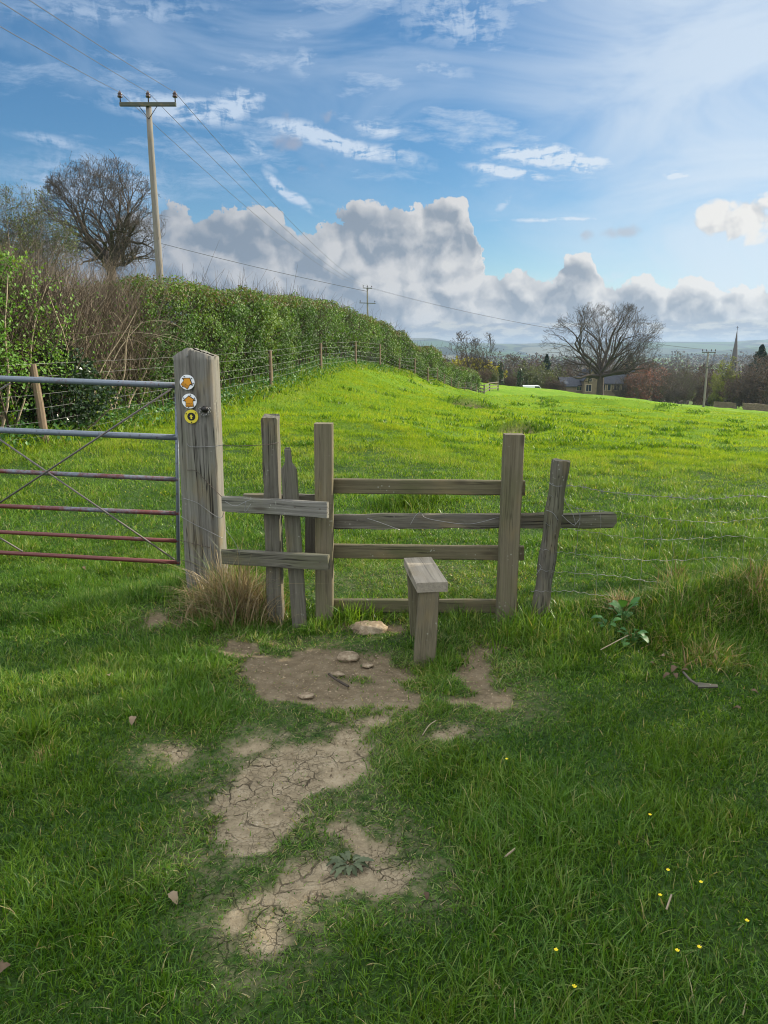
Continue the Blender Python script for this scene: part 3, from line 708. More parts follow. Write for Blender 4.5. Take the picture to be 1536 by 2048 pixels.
        for t in ((.7, 2.6, 4.7) if trail else (.45, 1.3, 2.6, 4.5)):
            m4 = MB(); f = circle(r*.075, yf-.0092, 10, r*.83*math.cos(t+ang), r*.83*math.sin(t+ang)); b = f+[0, .005, 0]
            m4.add(np.r_[f, b], [np.array([list(range(10))[::-1]]), np.array([[j, (j+1) % 10, 10+(j+1) % 10, 10+j] for j in range(10)])]); finish(m4, 'nail', K_blk)
    K_wht = flat_mat('disc_white', (.78, .80, .80), .35); K_org = flat_mat('arrow_orange', (.62, .27, .018), .45); K_blk = flat_mat('disc_black', (.012, .012, .012), .5); K_yel = flat_mat('disc_yellow', (.62, .52, .045), .4)
    disc(374.5, 764.5, .0455, K_wht, 'waymark_disc', ang=R(-35), lab='white disc with orange arrow tilted to the right'); 
    disc(379, 802, .0455, K_wht, 'waymark_disc', ang=R(2), lab='white disc with upright orange arrow'); 
    disc(383, 833, .0425, K_yel, 'waymark_disc', trail=True, lab='yellow disc with small arrow on black centre')
    # iron bolt end with a loop of chain
    c = P(411, 818, yf); V, pl = tube([c+[0, .03, 0], c+[0, -.02, 0], c+[0, -.035, -.004]], [.021, .021, .016], 12)
    mb = MB(); mb.add(V, pl)
    mb.build('bolt', M_black, root, True)
    mb = MB()
    for i in range(7):
        t = math.pi*(.95+1.1*i/6); q = c+[.03*math.cos(t), -.02-.003*(i % 2), .034*math.sin(t)-.002]
        V, pl = tube([q+[.007*math.cos(s_), -.004*math.sin(s_*2), .007*math.sin(s_)] for s_ in np.linspace(0, 2*math.pi, 9)], .0028, 5); mb.add(V, pl)
    mb.build('chain', M_wire, root, True)
    c = P(374, 711, yf); V, pl = tube([c+[0, .01, 0], c+[0, -.006, 0]], .006, 8); mb = MB(); mb.add(V, pl); mb.build('nail_head', M_wire, root)
    # loose fence wires stapled round the post
    for pts in ([(446, 890), (425, 893), (400, 894), (380, 893), (374, 887)], [(374, 940), (392, 942), (410, 960), (440, 990), (452, 1003)], [(366, 996), (395, 1006), (425, 1028), (442, 1036), (448, 1024)],
                [(362, 1033), (390, 1049), (415, 1061), (446, 1077)], [(361, 1081), (390, 1088), (420, 1095)], [(364, 1120), (395, 1130), (430, 1146)], [(366, 1137), (392, 1158), (430, 1170)]):
        q = spline([P(a, b, Y-.012) for a, b in pts], 5); tube_obj('staple_wire', M_wire if rng.random() < .6 else M_rustwire, root, q, .0022, 5)
    return root
gatepost()

M_rustbar = metal('rusty_bar', (.14, .125, .115), .6, .3)
# ---- tubular field gate
def field_gate():
    root = empty('field_gate', P(352, 1125, 4.86), 'blue and red worn metal field gate with six bars and cross braces', 'gate')
    XL = -75
    Yr, Yl = 4.84, 5.06
    rows = [((0, 757), (350, 771), .024), ((0, 860.5), (352, 875), .024), ((0, 942), (354, 959), .019), ((0, 1012), (355, 1027), .019), ((0, 1064), (355, 1082), .017), ((0, 1105), (356, 1125), .018)]
    for i, (a, b, r) in enumerate(rows):
        A = P(*a, Yl); B = P(*b, Yr); Lft = B+(A-B)*2.05
        o = tube_obj('bar', M_gate, root, [Lft, A, (A+B)/2, B+[.012, 0, 0]], r*.84, 12, seed=[-.1, -.35, .25, .45, .75, .7][i])
    T = P(353, 771, Yr); Bm = P(357, 1130, Yr); tube_obj('end_stile', M_gate, root, [T, Bm], .013, 12, seed=-.2)
    T2 = T+(P(0, 757, Yl)-T)*2.05; B2 = Bm+(P(0, 1105, Yl)-Bm)*2.05; tube_obj('end_stile', M_gate, root, [T2, B2], .020, 12)
    def br(a, b, ya=Yr, yb=Yl): tube_obj('brace', M_rustbar, root, [P(*a, ya-.028), P(*b, yb-.028)], .0062, 8, seed=-.3)
    br((341, 779), (-60, 1045)); br((349, 1119), (-60, 838)); br((45, 1103), (-60, 1040), Yl, Yl); br((22, 766), (-60, 812), Yl, Yl)
field_gate()

# ---- stile with the dog gate beside it
def stile():
    root = empty('stile', on(.3, 4.2), 'wooden stile with two square posts, four rails and a plank step', 'stile')
    YL, YR = 4.30, 4.15
    def post(pxt, pyt, pxb, Y, w, d, m, **kw):
        t = P(pxt, pyt, Y); b = on(P(pxb, 1200, Y)[0], Y+d/2, -.25)
        t[1] += d/2; b[1] = t[1]; return beam_obj('post', m, root, b, t, w, d, n=26, **kw)
    post(646.5, 848, 646.5, YL, .108, .098, W_new)
    post(1031, 870, 1014, YR, .110, .100, W_new)
    # dog gate post, with shoulders worn round
    post(538, 832, 548, 4.30, .094, .11, W_post, rough=.004, capdrop=lambda a, b: .012*(abs(a) < .45)-.018*abs(a)-.015*(b > .3))
    def rail(name, pl, pr, h, d, m, YA, YB, **kw):
        A = P(*pl, YA); B = P(*pr, YB); return beam_obj(name, m, root, A, B, h, d, **kw)
    fb = .10+.022
    rail('rail', (640, 971.5), (1050, 975.5), .088, .04, W_rail, YL+fb, YR+fb, n=16)
    rail('rail', (655, 1043), (1226, 1040), .088, .042, W_post, YL+fb, YR+fb-.005, n=30, rough=.006, nx=3, capdrop=lambda a, b: .018*math.sin(a*23+b*9)-.02*(a > .2))['label'] = 'long old rail with a broken end beyond the post'
    rail('rail', (640, 1101.5), (1048, 1106), .086, .045, W_rail, YL+fb, YR+fb, n=16)
    rail('rail', (640, 1211), (1036, 1212), .085, .04, W_rail, YL+fb, YR+fb, n=16)
    rail('rail', (488, 995), (650, 997), .050, .04, W_post, YL+.22, YL+.17, n=10, rough=.004)
    beam_obj('backing_board', W_post, root, P(625, 1125, YL+fb+.03), P(625, 1028, YL+fb+.03), .09, .035, n=8)
    rail('rail', (446, 1007), (656, 1020), .094, .035, W_old, 4.33, 4.15, n=18, rough=.004, face=(0, -1, 0))['label'] = 'short grey front rail'
    rail('rail', (446, 1113), (658, 1125), .092, .038, W_post, 4.33, 4.15, n=18, rough=.003)['label'] = 'short lower front rail'
    for px, py, Y in ((540, 1012, 4.235), (545, 1022, 4.235), (590, 1014, 4.19), (640, 1018, 4.148), (646, 1028, 4.148), (544, 1118, 4.235), (552, 1126, 4.235), (640, 1124, 4.148), (646, 1130, 4.148)):
        c = P(px, py, Y-.003); V, pl = tube([c+[0, .01, 0], c+[0, -.003, 0]], .0042, 8); mb = MB(); mb.add(V, pl); mb.build('nail', M_rustwire, root)
    # lifting board of the dog gate: bottle-shaped handle
    Yh = 4.285; zt = P(575, 895, Yh)[2]; zb = P(598, 1268, Yh)[2]-.1
    xs = lambda z: P(575, 895, Yh)[0]+(P(598, 1268, Yh)[0]+.012-P(575, 895, Yh)[0])*(zt-z)/(zt-zb)
    hw = [(0, .012), (.008, .018), (.03, .019), (.075, .019), (.09, .022), (.125, .044), (.15, .046), (.4, .046), (.8, .046), (zt-zb, .044)]
    V = []; A = []; k = 0; dd = .030
    ps = [(-1, -.35), (-.85, -.5), (.85, -.5), (1, -.35), (1, .35), (.85, .5), (-.85, .5), (-1, .35)]
    zs = np.concatenate([np.linspace(hw[i][0], hw[i+1][0], 4, endpoint=False) for i in range(len(hw)-1)]+[[hw[-1][0]]])
    ww = np.interp(zs, [h[0] for h in hw], [h[1] for h in hw])
    for z, w_ in zip(zs, ww):
        for a, b in ps: V.append((xs(zt-z)+a*w_, Yh+b*dd*(1 if z > .01 else .7), zt-z)); A.append((a*w_+8, b*dd+8, z+8))
    n = len(zs); q = [[i*8+(j+1) % 8, i*8+j, (i+1)*8+j, (i+1)*8+(j+1) % 8] for i in range(n-1) for j in range(8)]
    mb = MB(); mb.add(V, [np.array(q), np.array([list(range(8))])], np.array(A)); o = mb.build('lifting_board', W_post, root); o['label'] = 'dog gate board with a bottle-shaped handle'
    # step: plank through the stile on two legs
    zt = .405; A0 = P(864.5, 1166, 1); 
    def zp(px, py, z):
        d = ray(px, py); t = (z-CAMZ)/d[2]; return np.array([d[0]*t, d[1]*t, z])
    near = (zp(833, 1163, zt)+zp(897, 1167, zt))/2; far = (zp(808, 1118, zt)+zp(869, 1121, zt))/2; far = near+(far-near)*1.12
    beam_obj('step_board', W_step, root, near-[0, 0, .026], far-[0, 0, .026], .168, .052, face=(0, 0, 1), n=14, ch=.004, rough=.0015)
    g = on(near[0]-.02, near[1]+.03)
    beam_obj('step_leg', W_new, root, P(844, 1345, near[1]+.035)-[0, 0, .12], near+[-.012, .045, -.052], .125, .075, n=12, rough=.002, w1=.105)
    beam_obj('step_leg', W_new, root, [far[0]+.0, far[1]-.14, -.2], [far[0]-.03, far[1]-.14, .352], .075, .06, n=8)
    # wires
    q = spline([P(446, 890, 4.56), P(470, 892, 4.48), P(520, 890, 4.2), P(545, 888, 4.19), P(558, 885, 4.21)], 6); tube_obj('tie_wire', M_rustwire, root, q, .0022, 5)
    for pts in ([(450, 1003), (470, 1012), (492, 1003), (505, 998)], [(492, 1002), (490, 1024), (502, 1008)], [(452, 1060), (470, 1085), (480, 1110)], [(735, 1037), (760, 1045), (800, 1060)], [(820, 1050), (832, 1030), (842, 1026), (850, 1035), (880, 1042), (940, 1048), (1000, 1034)]):
        q = spline([P(a, b, 4.12) for a, b in pts], 5) if pts[0][0] < 600 else spline([P(a, b, 4.24) for a, b in pts], 5); tube_obj('loose_wire', M_wire, root, q, .0018, 5)
stile()

# ---- stock fence on the right
def right_fence():
    Y = 4.12; b = on(P(1080, 1235, Y)[0], Y+.03, -.2); t = P(1122, 922, Y+.02)
    root = empty('wire_fence', on(b[0], b[1]), 'leaning round post with barbed wire and sagging netting right of the stile', 'fence')
    b2 = np.array([P(1078, 1240, Y)[0], Y+.03, -.02]); dirv = (t-b2); bb = b2-dirv*.2
    pts = [bb+(t-bb)*u for u in np.linspace(0, 1, 22)]; k = 14
    V, pl = tube(pts, [.049+.004*math.sin(i*1.3) for i in range(22)], k); A = np.c_[V[:, 0]+1, V[:, 1], V[:, 2]]
    V[-k:, 2] += .012*np.sin(np.arange(k)*1.9)*.4+.004
    mb = MB(); mb.add(V, pl, A); mb.build('post', W_post, root)
    far = [on(2.9, 4.5), on(5.6, 4.75)]
    for i, f in enumerate(far):
        V, pl = tube([f+[0, 0, -.3], f+[.02, 0, 1.05]], .045, 12); mb = MB(); mb.add(V, pl, V.copy()); mb.build('post', W_post, root)
    def yat(px): return 4.10+(px-1100)/436*.42
    def wire(name, m, pts, r, ext=True, extra=()):
        q = [P(a, b, yat(a)) for a, b in pts]; q.append(q[-1]+(q[-1]-q[-3])*np.array([1, 1, .4])*.8)
        s_ = spline(q, 10); s_[:, 2] += .003*np.sin(np.arange(len(s_))*1.7); return s_
    top = wire('barbed_wire', M_wire, [(1098, 966), (1118, 971), (1160, 973), (1210, 983), (1290, 991), (1340, 994), (1400, 998), (1450, 996), (1490, 991), (1550, 994)], .0022)
    mb = MB(); V, pl = tube(top, .0020, 5); mb.add(V, pl)
    for i in range(8, len(top), 7):
        c = top[i]
        for s_ in (-1, 1):
            V, pl = tube([c+[-.012*s_, 0, -.015], c+[.0, -.003, .0], c+[.012*s_, 0, .017]], .0014, 4); mb.add(V, pl)
        V, pl = tube([c+[-.012, 0, .003], c+[.012, 0, .0]], .003, 5); mb.add(V, pl)
    mb.build('barbed_wire', M_wire, root)
    lines = [[(1098, 990), (1125, 1001), (1160, 1018), (1240, 1025), (1295, 1034), (1380, 1042), (1450, 1044), (1500, 1038), (1550, 1035)],
             [(1090, 1047), (1120, 1056), (1170, 1062), (1245, 1074), (1330, 1079), (1410, 1076), (1470, 1072), (1550, 1078)],
             [(1080, 1098), (1110, 1103), (1150, 1107), (1210, 1114), (1290, 1120), (1370, 1120), (1430, 1114), (1490, 1118), (1550, 1121)],
             [(1072, 1139), (1110, 1143), (1190, 1149), (1240, 1153), (1300, 1163), (1350, 1163), (1420, 1155), (1480, 1154), (1550, 1156)],
             [(1062, 1182), (1100, 1183), (1140, 1182), (1185, 1189), (1235, 1192), (1320, 1198), (1400, 1190), (1480, 1184), (1550, 1182)]]
    sp_ = []; 
    allw = []
    for L in lines:
        q = [P(a, b, yat(a)) for a, b in L]; q.append(q[-1]+(q[-1]-q[-3])*np.array([1, 1, .2])*.9); q.append(q[-1]+[2.2, .2, -.02]); s_ = spline(q, 12); s_[:, 2] += .004*np.sin(np.arange(len(s_))*1.1+len(sp_)); sp_.append(s_)
    mb = MB()
    for s_ in sp_: V, pl = tube(s_, .0014, 5); mb.add(V, pl)
    x = .98
    while x < 3.2:
        pts = []
        for s_ in sp_:
            i = np.argmin(np.abs(s_[:, 0]-x)); pts.append(s_[i]+[0, 0, 0])
        x += .075+.09*rng.random()
        for i in range(len(pts)-1):
            if rng.random() < .12: continue
            a, b_ = pts[i], pts[i+1]; m_ = (a+b_)/2+[rng.normal(0, .012), rng.normal(0, .006), 0]
            V, pl = tube(spline([a, m_, b_], 4), .0011, 4); mb.add(V, pl)
    mb.build('netting', M_wire, root)
    for pts in ([(1098, 966), (1110, 972), (1125, 972)], [(1092, 1020), (1106, 1026), (1116, 1040)], [(1124, 1030), (1136, 1042), (1150, 1050), (1146, 1030), (1132, 1005), (1128, 996)], [(1072, 1150), (1082, 1135), (1078, 1128)], [(1155, 1015), (1160, 1035), (1148, 1052)]):
        tube_obj('loose_wire', M_wire, root, spline([P(a, b, 4.07) for a, b in pts], 5), .002, 5)
right_fence()

# ---- fence below the hedge
hed_ctl = [(65, 885, 10.8), (540, 778, 21), (640, 742, 28), (710, 728, 36), (765, 740, 42), (830, 757, 52), (875, 770, 60), (905, 778, 70), (965, 788, 90)]
FL = np.array([[-8.7, 6.5], [-6.6, 9.0]]+[P(*c)[:2].tolist() for c in hed_ctl])
FLs = spline(np.c_[FL, np.zeros(len(FL))], 14)[:, :2]
_s = np.r_[0, np.cumsum(np.hypot(*np.diff(FLs, axis=0).T))]
def fl(s): return np.stack([np.interp(s, _s, FLs[:, 0]), np.interp(s, _s, FLs[:, 1])], -1)
def fln(s):
    t = fl(np.asarray(s)+.4)-fl(np.asarray(s)-.4); t /= np.maximum(np.linalg.norm(t, axis=-1, keepdims=True), 1e-6); return np.stack([-t[..., 1], t[..., 0]], -1)
def hedge_fence():
    root = empty('stock_fence', on(*FLs[20]), 'long post and wire fence running along the foot of the hedge', 'fence')
    tops = [(50, 750, 9.7), (65, 728, 10.8), (302, 715, 14.2), (540, 701, 21), (641, 686, 28), (711, 683, 36), (760, 688, 42), (799, 716, 47), (830, 717, 52), (856, 735, 56), (875, 737, 60), (889, 748, 65), (903, 756, 70), (916, 763, 74), (930, 766, 78), (942, 770, 82), (953, 773, 86), (962, 775, 90)]
    prev = []
    for i, (px, py, Y) in enumerate(tops):
        if i == 0: continue
        t = P(px, py, Y); r = .055 if Y < 15 else .05
        if i == 2: continue
        g = on(t[0]+(.09 if i == 1 else 0), Y); hh = max(t[2]-g[2], .95)
        top = np.array([t[0], Y, g[2]+hh]); V, pl = tube([g-[0, 0, .2], (g+top)/2, top], [r*1.1, r*1.05, r*.9], 9); mb = MB(); mb.add(V, pl, V.copy()); mb.build('post', W_stake, root); prev.append((g, top))
    p0 = prev[0]; ex = fl(np.array([0., 2.0]))
    prev = [(on(*ex[0]), on(*ex[0], 1.1))]+prev
    V, pl = tube([prev[0][0]-[0, 0, .2], prev[0][1]], .05, 9); mb = MB(); mb.add(V, pl, V.copy()); mb.build('post', W_stake, root)
    mb = MB()
    for f in (1.0, .84, .62, .45, .28, .10):
        pts = []
        for (g, t), (g2, t2) in zip(prev[:-1], prev[1:]):
            a = g+(t-g)*f; b = g2+(t2-g2)*f; 
            for u in np.linspace(0, 1, 5, endpoint=False): pts.append(a+(b-a)*u+np.array([0, 0, -.06*u*(1-u)*4*.4]))
        pts = np.array(pts+[b]); pts[:, 1] -= .05; r = .0013+.00006*pts[:, 1]
        if f > .7: tube_obj('wire', M_wire, root, pts, r, 5)
        else: V, pl = tube(pts, r, 5); mb.add(V, pl)
    for (g, t), (g2, t2) in zip(prev[:5], prev[1:6]):
        n = int(np.linalg.norm(g2-g)/.30)
        for u in np.linspace(0, 1, n, endpoint=False)[1:]:
            a = g+(g2-g)*u; b = t+(t2-t)*u; V, pl = tube([a+(b-a)*.10-[0, .05, 0], a+(b-a)*.62-[0, .05, 0]], .0008+.00003*a[1], 4); mb.add(V, pl)
    mb.build('netting', M_wire, root)
hedge_fence()

# ================================================================== hedges
def leafcards(C, Nrm, size, aspect=.7):
    N = len(C); a, b = frames(Nrm); th = rng.random(N)*2*math.pi
    u = a*np.cos(th)[:, None]+b*np.sin(th)[:, None]; v = np.cross(Nrm, u); s_ = size[:, None]
    V = np.stack([C-u*s_*.5, C+v*s_*.5*aspect+Nrm*s_*.08, C+u*s_*.5, C-v*s_*.5*aspect+Nrm*s_*.08], 1)
    return V.reshape(-1, 3), (np.arange(N)*4)[:, None]+np.array([[0, 1, 2, 3]])
def rdir(N): return norm(rng.normal(size=(N, 3)))
M_twigd = barkmat('hedge_twig', (.05, .038, .028), (.13, .10, .07))
def twig_cloud(C, D, L, r0, curl=.25, K=4):
    N = len(C); t = np.linspace(0, 1, K); bend = rng.normal(size=(N, 3))*curl
    PT = C[:, None]+D[:, None]*(L[:, None, None]*t[None, :, None])+bend[:, None]*(L[:, None, None]*(t**2)[None, :, None])
    RD = r0[:, None]*(1-.75*t)[None]; return strands(PT, RD, 3)
def hedge(name, label, s0, s1, hfun, mleaf, dens, size, off=1.05, hw=.85, floor=.35, tops=1.0, cat='hedge', sparse=None, tw=1.0, group=None):
    """clipped hedge following the fence: leaves scattered through a lumpy shell, stems inside"""
    L = s1-s0; per = 4.6; N = int(L*per*dens)
    s_ = s0+L*rng.random(N); q = rng.random(N)                         # q: walk round the section, front foot -> top -> back
    side = fl(s_); nn = fln(s_)                                         # nn points left (away from the field)
    H = hfun(s_)
    lump = (fbm(s_*.9+3, q*7, 3)-.5)*1.9+(fbm(s_*3+3, q*19, 2)-.5)*1.1+(fbm(s_*7+3, q*40, 2)-.5)*.6
    front = q < .55; topm = (q >= .55) & (q < .85)
    tt = np.where(front, q/.55, np.where(topm, (q-.55)/.3, (q-.85)/.15))
    zz = np.where(front, floor+(H-floor)*tt, np.where(topm, H, H-(H-floor)*tt))
    o = np.where(front, -hw+.18*np.clip(tt-.8, 0, 1)*5*.4, np.where(topm, -hw*.85+hw*1.7*tt, hw*.9))
    dep = rng.random(N)**1.6*.42
    nx_ = np.where(front, -1., np.where(topm, 0, 1.)); nz_ = np.where(topm, 1., .15)
    o = o+nx_*(lump*.34-dep); zz = zz+nz_*(lump*.22*np.where(front, .4, 1)-dep*.7)+rng.normal(0, .02, N)
    ragged = (fbm(s_*1.6+9, s_*0+2, 3)-.3)*1.1; hole = fbm(s_*2.6+40, q*13, 3)
    keep = np.ones(N, bool)
    keep &= rng.random(N) < np.where(front, (sst(-.02, .34, tt+(ragged-.3)*.35)*.97+.03)*(1-.75*sst(.56, .70, hole)), 1)
    if sparse is not None: keep &= rng.random(N) < sparse(s_, zz, H)
    C2 = side+nn*(off+o)[:, None]; base = gz(side[:, 0], side[:, 1])
    C = np.c_[C2, base+zz][keep]; M = len(C)
    out = norm(np.c_[nn*nx_[:, None]*1.0, nz_[:, None]+.25][keep]+rng.normal(size=(M, 3))*.75)
    fy = C[:, 1]; sz = size(fy)*(.6+.8*rng.random(M)); V, q4 = leafcards(C, out, sz)
    mid = fl(np.array([(s0+s1)/2]))[0]; root = empty(name, on(mid[0]-off, mid[1]), label, cat, group)
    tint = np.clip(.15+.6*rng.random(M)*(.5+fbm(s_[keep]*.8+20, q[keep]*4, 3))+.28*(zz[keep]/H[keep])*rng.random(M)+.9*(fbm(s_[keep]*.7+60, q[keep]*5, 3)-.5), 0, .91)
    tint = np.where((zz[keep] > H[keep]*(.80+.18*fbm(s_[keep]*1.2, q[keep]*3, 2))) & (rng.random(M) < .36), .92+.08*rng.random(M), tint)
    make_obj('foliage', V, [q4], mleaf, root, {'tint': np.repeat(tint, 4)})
    # dark heart of crossing twigs and the upright stems below
    n = int(L*170*tw); ss = s0+L*rng.random(n); c = fl(ss)+fln(ss)*(off+rng.uniform(-.75, .6, n)*hw)[:, None]; Hh = hfun(ss); bz = gz(fl(ss)[:, 0], fl(ss)[:, 1])
    z0 = bz+rng.uniform(.25, .8, n)*Hh; D = norm(np.c_[rng.normal(0, .55, n), rng.normal(0, .55, n), .35+np.abs(rng.normal(0, .7, n))]); ff = np.maximum(c[:, 1], 10)/14
    Lg = np.minimum(.7+.5*rng.random(n), (bz+Hh+.18*tops-z0)/np.maximum(D[:, 2], .25))
    V1, q1 = twig_cloud(np.c_[c, z0], D, np.maximum(Lg, .15), (.004+.004*rng.random(n))*ff**.6)
    n2 = int(L*9*tw); ss = s0+L*rng.random(n2); c = fl(ss)+fln(ss)*(off+rng.uniform(-.7, .2, n2)*hw)[:, None]; bz = gz(fl(ss)[:, 0], fl(ss)[:, 1])
    D = norm(np.c_[rng.normal(0, .22, n2), rng.normal(0, .22, n2), np.ones(n2)])
    V2, q2 = twig_cloud(np.c_[c, bz-.05], D, 1.0+.9*rng.random(n2), .012+.022*rng.random(n2), .12)
    make_obj('stems', np.r_[V1, V2], [np.r_[q1, q2+len(V1)]], M_twigd, root)
    # inner leaves that close the hedge
    n = int(L*H.mean()*dens*.30); ss = s0+L*rng.random(n); zz = floor*.9+(hfun(ss)*.92-floor)*rng.random(n); cc = fl(ss)+fln(ss)*(off+rng.uniform(-.45, .55, n)*hw)[:, None]
    C = np.c_[cc, gz(fl(ss)[:, 0], fl(ss)[:, 1])+zz]
    if sparse is not None:
        kp = rng.random(n) < np.clip(sparse(ss, zz, hfun(ss))*1.6, 0, 1); C = C[kp]
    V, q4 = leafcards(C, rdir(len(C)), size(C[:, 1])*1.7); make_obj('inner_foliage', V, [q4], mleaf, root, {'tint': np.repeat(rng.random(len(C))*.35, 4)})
    return root
sy = lambda Y: float(np.interp(Y, FLs[:, 1], _s))
SZ = lambda y: np.interp(y, [8, 14, 25, 45, 95], [.042, .05, .065, .085, .13])
hh_ = lambda s: np.interp(s, [sy(8), sy(11), sy(15), sy(21), sy(30), sy(42), sy(56), sy(70), sy(91)], [2.75, 2.7, 2.72, 2.62, 2.62, 2.75, 2.7, 2.5, 2.3])+(fbm(s*.5, s*0, 3)-.5)*.18
hedge('hedge', 'dense clipped hawthorn hedge climbing over the bank behind the fence', sy(14.6), sy(29), hh_, M_hedge, 1250, SZ)
hedge('hedge', 'further stretch of the clipped hedge dropping down behind the bank crest', sy(29), sy(89.5), hh_, M_hedge, 430, SZ, tw=.5)
hedge('leafy_hedge', 'bright leafy hedge at the left edge behind the field gate', sy(8.2), sy(12.3), lambda s: np.interp(s, [sy(8.2), sy(10.4), sy(12.3)], [3.0, 2.85, 2.55])+(fbm(s*1.2, s*0, 3)-.5)*.3, M_bright, 1300, lambda y: y*0+.05, off=.8, sparse=lambda s, z, H: (.35+.65*(fbm(s*1.4+4, z*1.7, 3) > .40))*np.where(s > sy(11.0), np.clip(1.3-z/H-.4*(s-sy(11.0)), 0, 1), 1))

def bare_hedge():
    s0, s1 = sy(10.6), sy(15.2); mid = fl(np.array([(s0+s1)/2]))[0]
    root = empty('bare_hedge', on(mid[0]-.8, mid[1]), 'bare brown twiggy hedge section left of the power pole', 'hedge')
    n = 5200; ss = s0+(s1-s0)*rng.random(n); zf = rng.random(n)**.8
    c = fl(ss)+fln(ss)*(1.0+rng.uniform(-.75, .6, n))[:, None]; bz = gz(fl(ss)[:, 0], fl(ss)[:, 1]); z0 = bz+.5+zf*1.75
    D = norm(np.c_[rng.normal(0, .42, n), rng.normal(0, .42, n), .55+np.abs(rng.normal(0, .6, n))])
    top = bz+2.75+(fbm(ss*2, ss*0, 3)-.5)*.45+rng.random(n)*.22; Lg = np.clip(np.minimum(.4+.7*rng.random(n), (top-z0)/np.maximum(D[:, 2], .3)), .1, 2)
    V, q = twig_cloud(np.c_[c, z0], D, Lg, .0035+.004*rng.random(n), .22); make_obj('twigs', V, [q], M_twig, root)
    # stools of pale stems fanning from the base
    PT = []; RD = []
    for i in range(26):
        s_ = s0+(s1-s0)*rng.random() if i > 8 else sy(12.6)+rng.normal(0, .12); c = fl(np.array([s_]))[0]+fln(np.array([s_]))[0]*(.45+.5*rng.random() if i > 8 else .5)
        b = on(c[0], c[1], -.05); d = norm(np.array([rng.normal(0, .28), rng.normal(0, .2), 1])); L = 1.4+1.2*rng.random(); w_ = np.array([rng.normal(0, .2), rng.normal(0, .1), 0])
        t = np.linspace(0, 1, 9); PT.append(b+d*L*t[:, None]+w_*(t**2)[:, None]+np.c_[.03*np.sin(t*9+i), .03*np.cos(t*7+i), t*0]); RD.append((.016+.01*rng.random())*(1-.75*t))
    V, q = strands(np.array(PT), np.array(RD), 5); make_obj('stems', V, [q], M_pale, root, smooth=True)
    # arching bramble canes
    PT = []; RD = []
    for i in range(34):
        s_ = s0+(s1-s0)*rng.random(); c = fl(np.array([s_]))[0]+fln(np.array([s_]))[0]*(.3+.5*rng.random()); b = on(c[0], c[1], .3+1.2*rng.random()); t = np.linspace(0, 1, 10)
        dx = rng.normal(0, .9); PT.append(np.c_[b[0]+dx*t, b[1]-.35*t, b[2]+(.9*t-.75*t*t)*(1+rng.random())]); RD.append(.006*(1-.6*t))
    V, q = strands(np.array(PT), np.array(RD), 4); make_obj('canes', V, [q], M_pale, root, smooth=True)
    n = 15000; ss = s0+(s1-s0)*rng.random(n); zz = .25+2.35*rng.random(n); m = fbm(ss*1.5+3, zz*1.6, 3); kp = rng.random(n) < np.clip((.68-zz/3.8)*sst(.36, .58, m)*1.5+.10+.5*sst(s1-.8, s1, ss), 0, 1)
    cc = (fl(ss)+fln(ss)*(1.0+rng.uniform(-.85, .5, n))[:, None]); C = np.c_[cc, gz(fl(ss)[:, 0], fl(ss)[:, 1])+zz][kp]
    V, q4 = leafcards(C, rdir(len(C)), .03+.03*rng.random(len(C))); make_obj('foliage', V, [q4], M_hedge, root, {'tint': np.repeat(.3+.65*rng.random(len(C)), 4)})
    return root
bare_hedge()
def ivy():
    c = P(150, 800, 12.0); n = 5200; g = on(c[0]-.3, 12.0); root = empty('ivy_bush', g, 'dark glossy ivy growing in the hedge bottom behind the gate', 'ivy')
    th = rdir(n); r = .75+.35*rng.random(n); C = g+[0, 0, .62]+th*np.array([.72, .5, .7])*(r*(.7+.6*fbm(th[:, 0]*2.2+7, th[:, 2]*2.2+3, 3)))[:, None]+rng.normal(0, .09, (n, 3)); C = C[C[:, 2] > g[2]+.03]
    V, q = leafcards(C, norm(rdir(len(C))+[0, -.8, .3]), .045+.03*rng.random(len(C)), .9); make_obj('leaves', V, [q], M_ivy, root, {'tint': np.repeat(rng.random(len(C)), 4)})
    nn_ = 30; V, q = twig_cloud(np.repeat(g[None]-[0, 0, .05], nn_, 0)+rng.normal(0, .2, (nn_, 3))*[1, 1, 0], norm(rng.normal(0, .4, (nn_, 3))+[0, 0, 1]), .8+.6*rng.random(nn_), .012+.01*rng.random(nn_)); make_obj('stems', V, [q], M_twigd, root)
ivy()
def undergrowth():   # rough weeds and dead stalks along the hedge foot
    n = 26000; s_ = sy(9)+(sy(60)-sy(9))*rng.random(n)**1.7; c = fl(s_)+fln(s_)*(rng.normal(.25, .33, n))[:, None]
    h = (.10+.22*rng.random(n)**2)*(1+c[:, 1]*.006); V, F_, at = blades(c[:, 0], c[:, 1], h, .006+.00022*c[:, 1]*(1+rng.random(n)), np.clip(rng.random(n)*.98, 0, 1), rng.random(n)*6.28, .3+.5*rng.random(n), 2, np.ones(n)*.4)
    tag(make_obj('undergrowth', V, F_, M_blade, attrs=at), kind='stuff')
    n = 14000; s_ = sy(9.5)+(sy(45)-sy(9.5))*rng.random(n)**1.5; c = fl(s_)+fln(s_)*(rng.normal(.35, .3, n))[:, None]; z = gz(c[:, 0], c[:, 1])+.03+.22*rng.random(n)**2
    V, q = leafcards(np.c_[c, z], norm(rdir(n)+[0, 0, .6]), .04+.0012*c[:, 1]+.02*rng.random(n), .9); tag(make_obj('hedge_bottom_leaves', V, [q], M_broad, attrs={'tint': np.repeat(rng.random(n), 4)}), kind='stuff')
undergrowth()
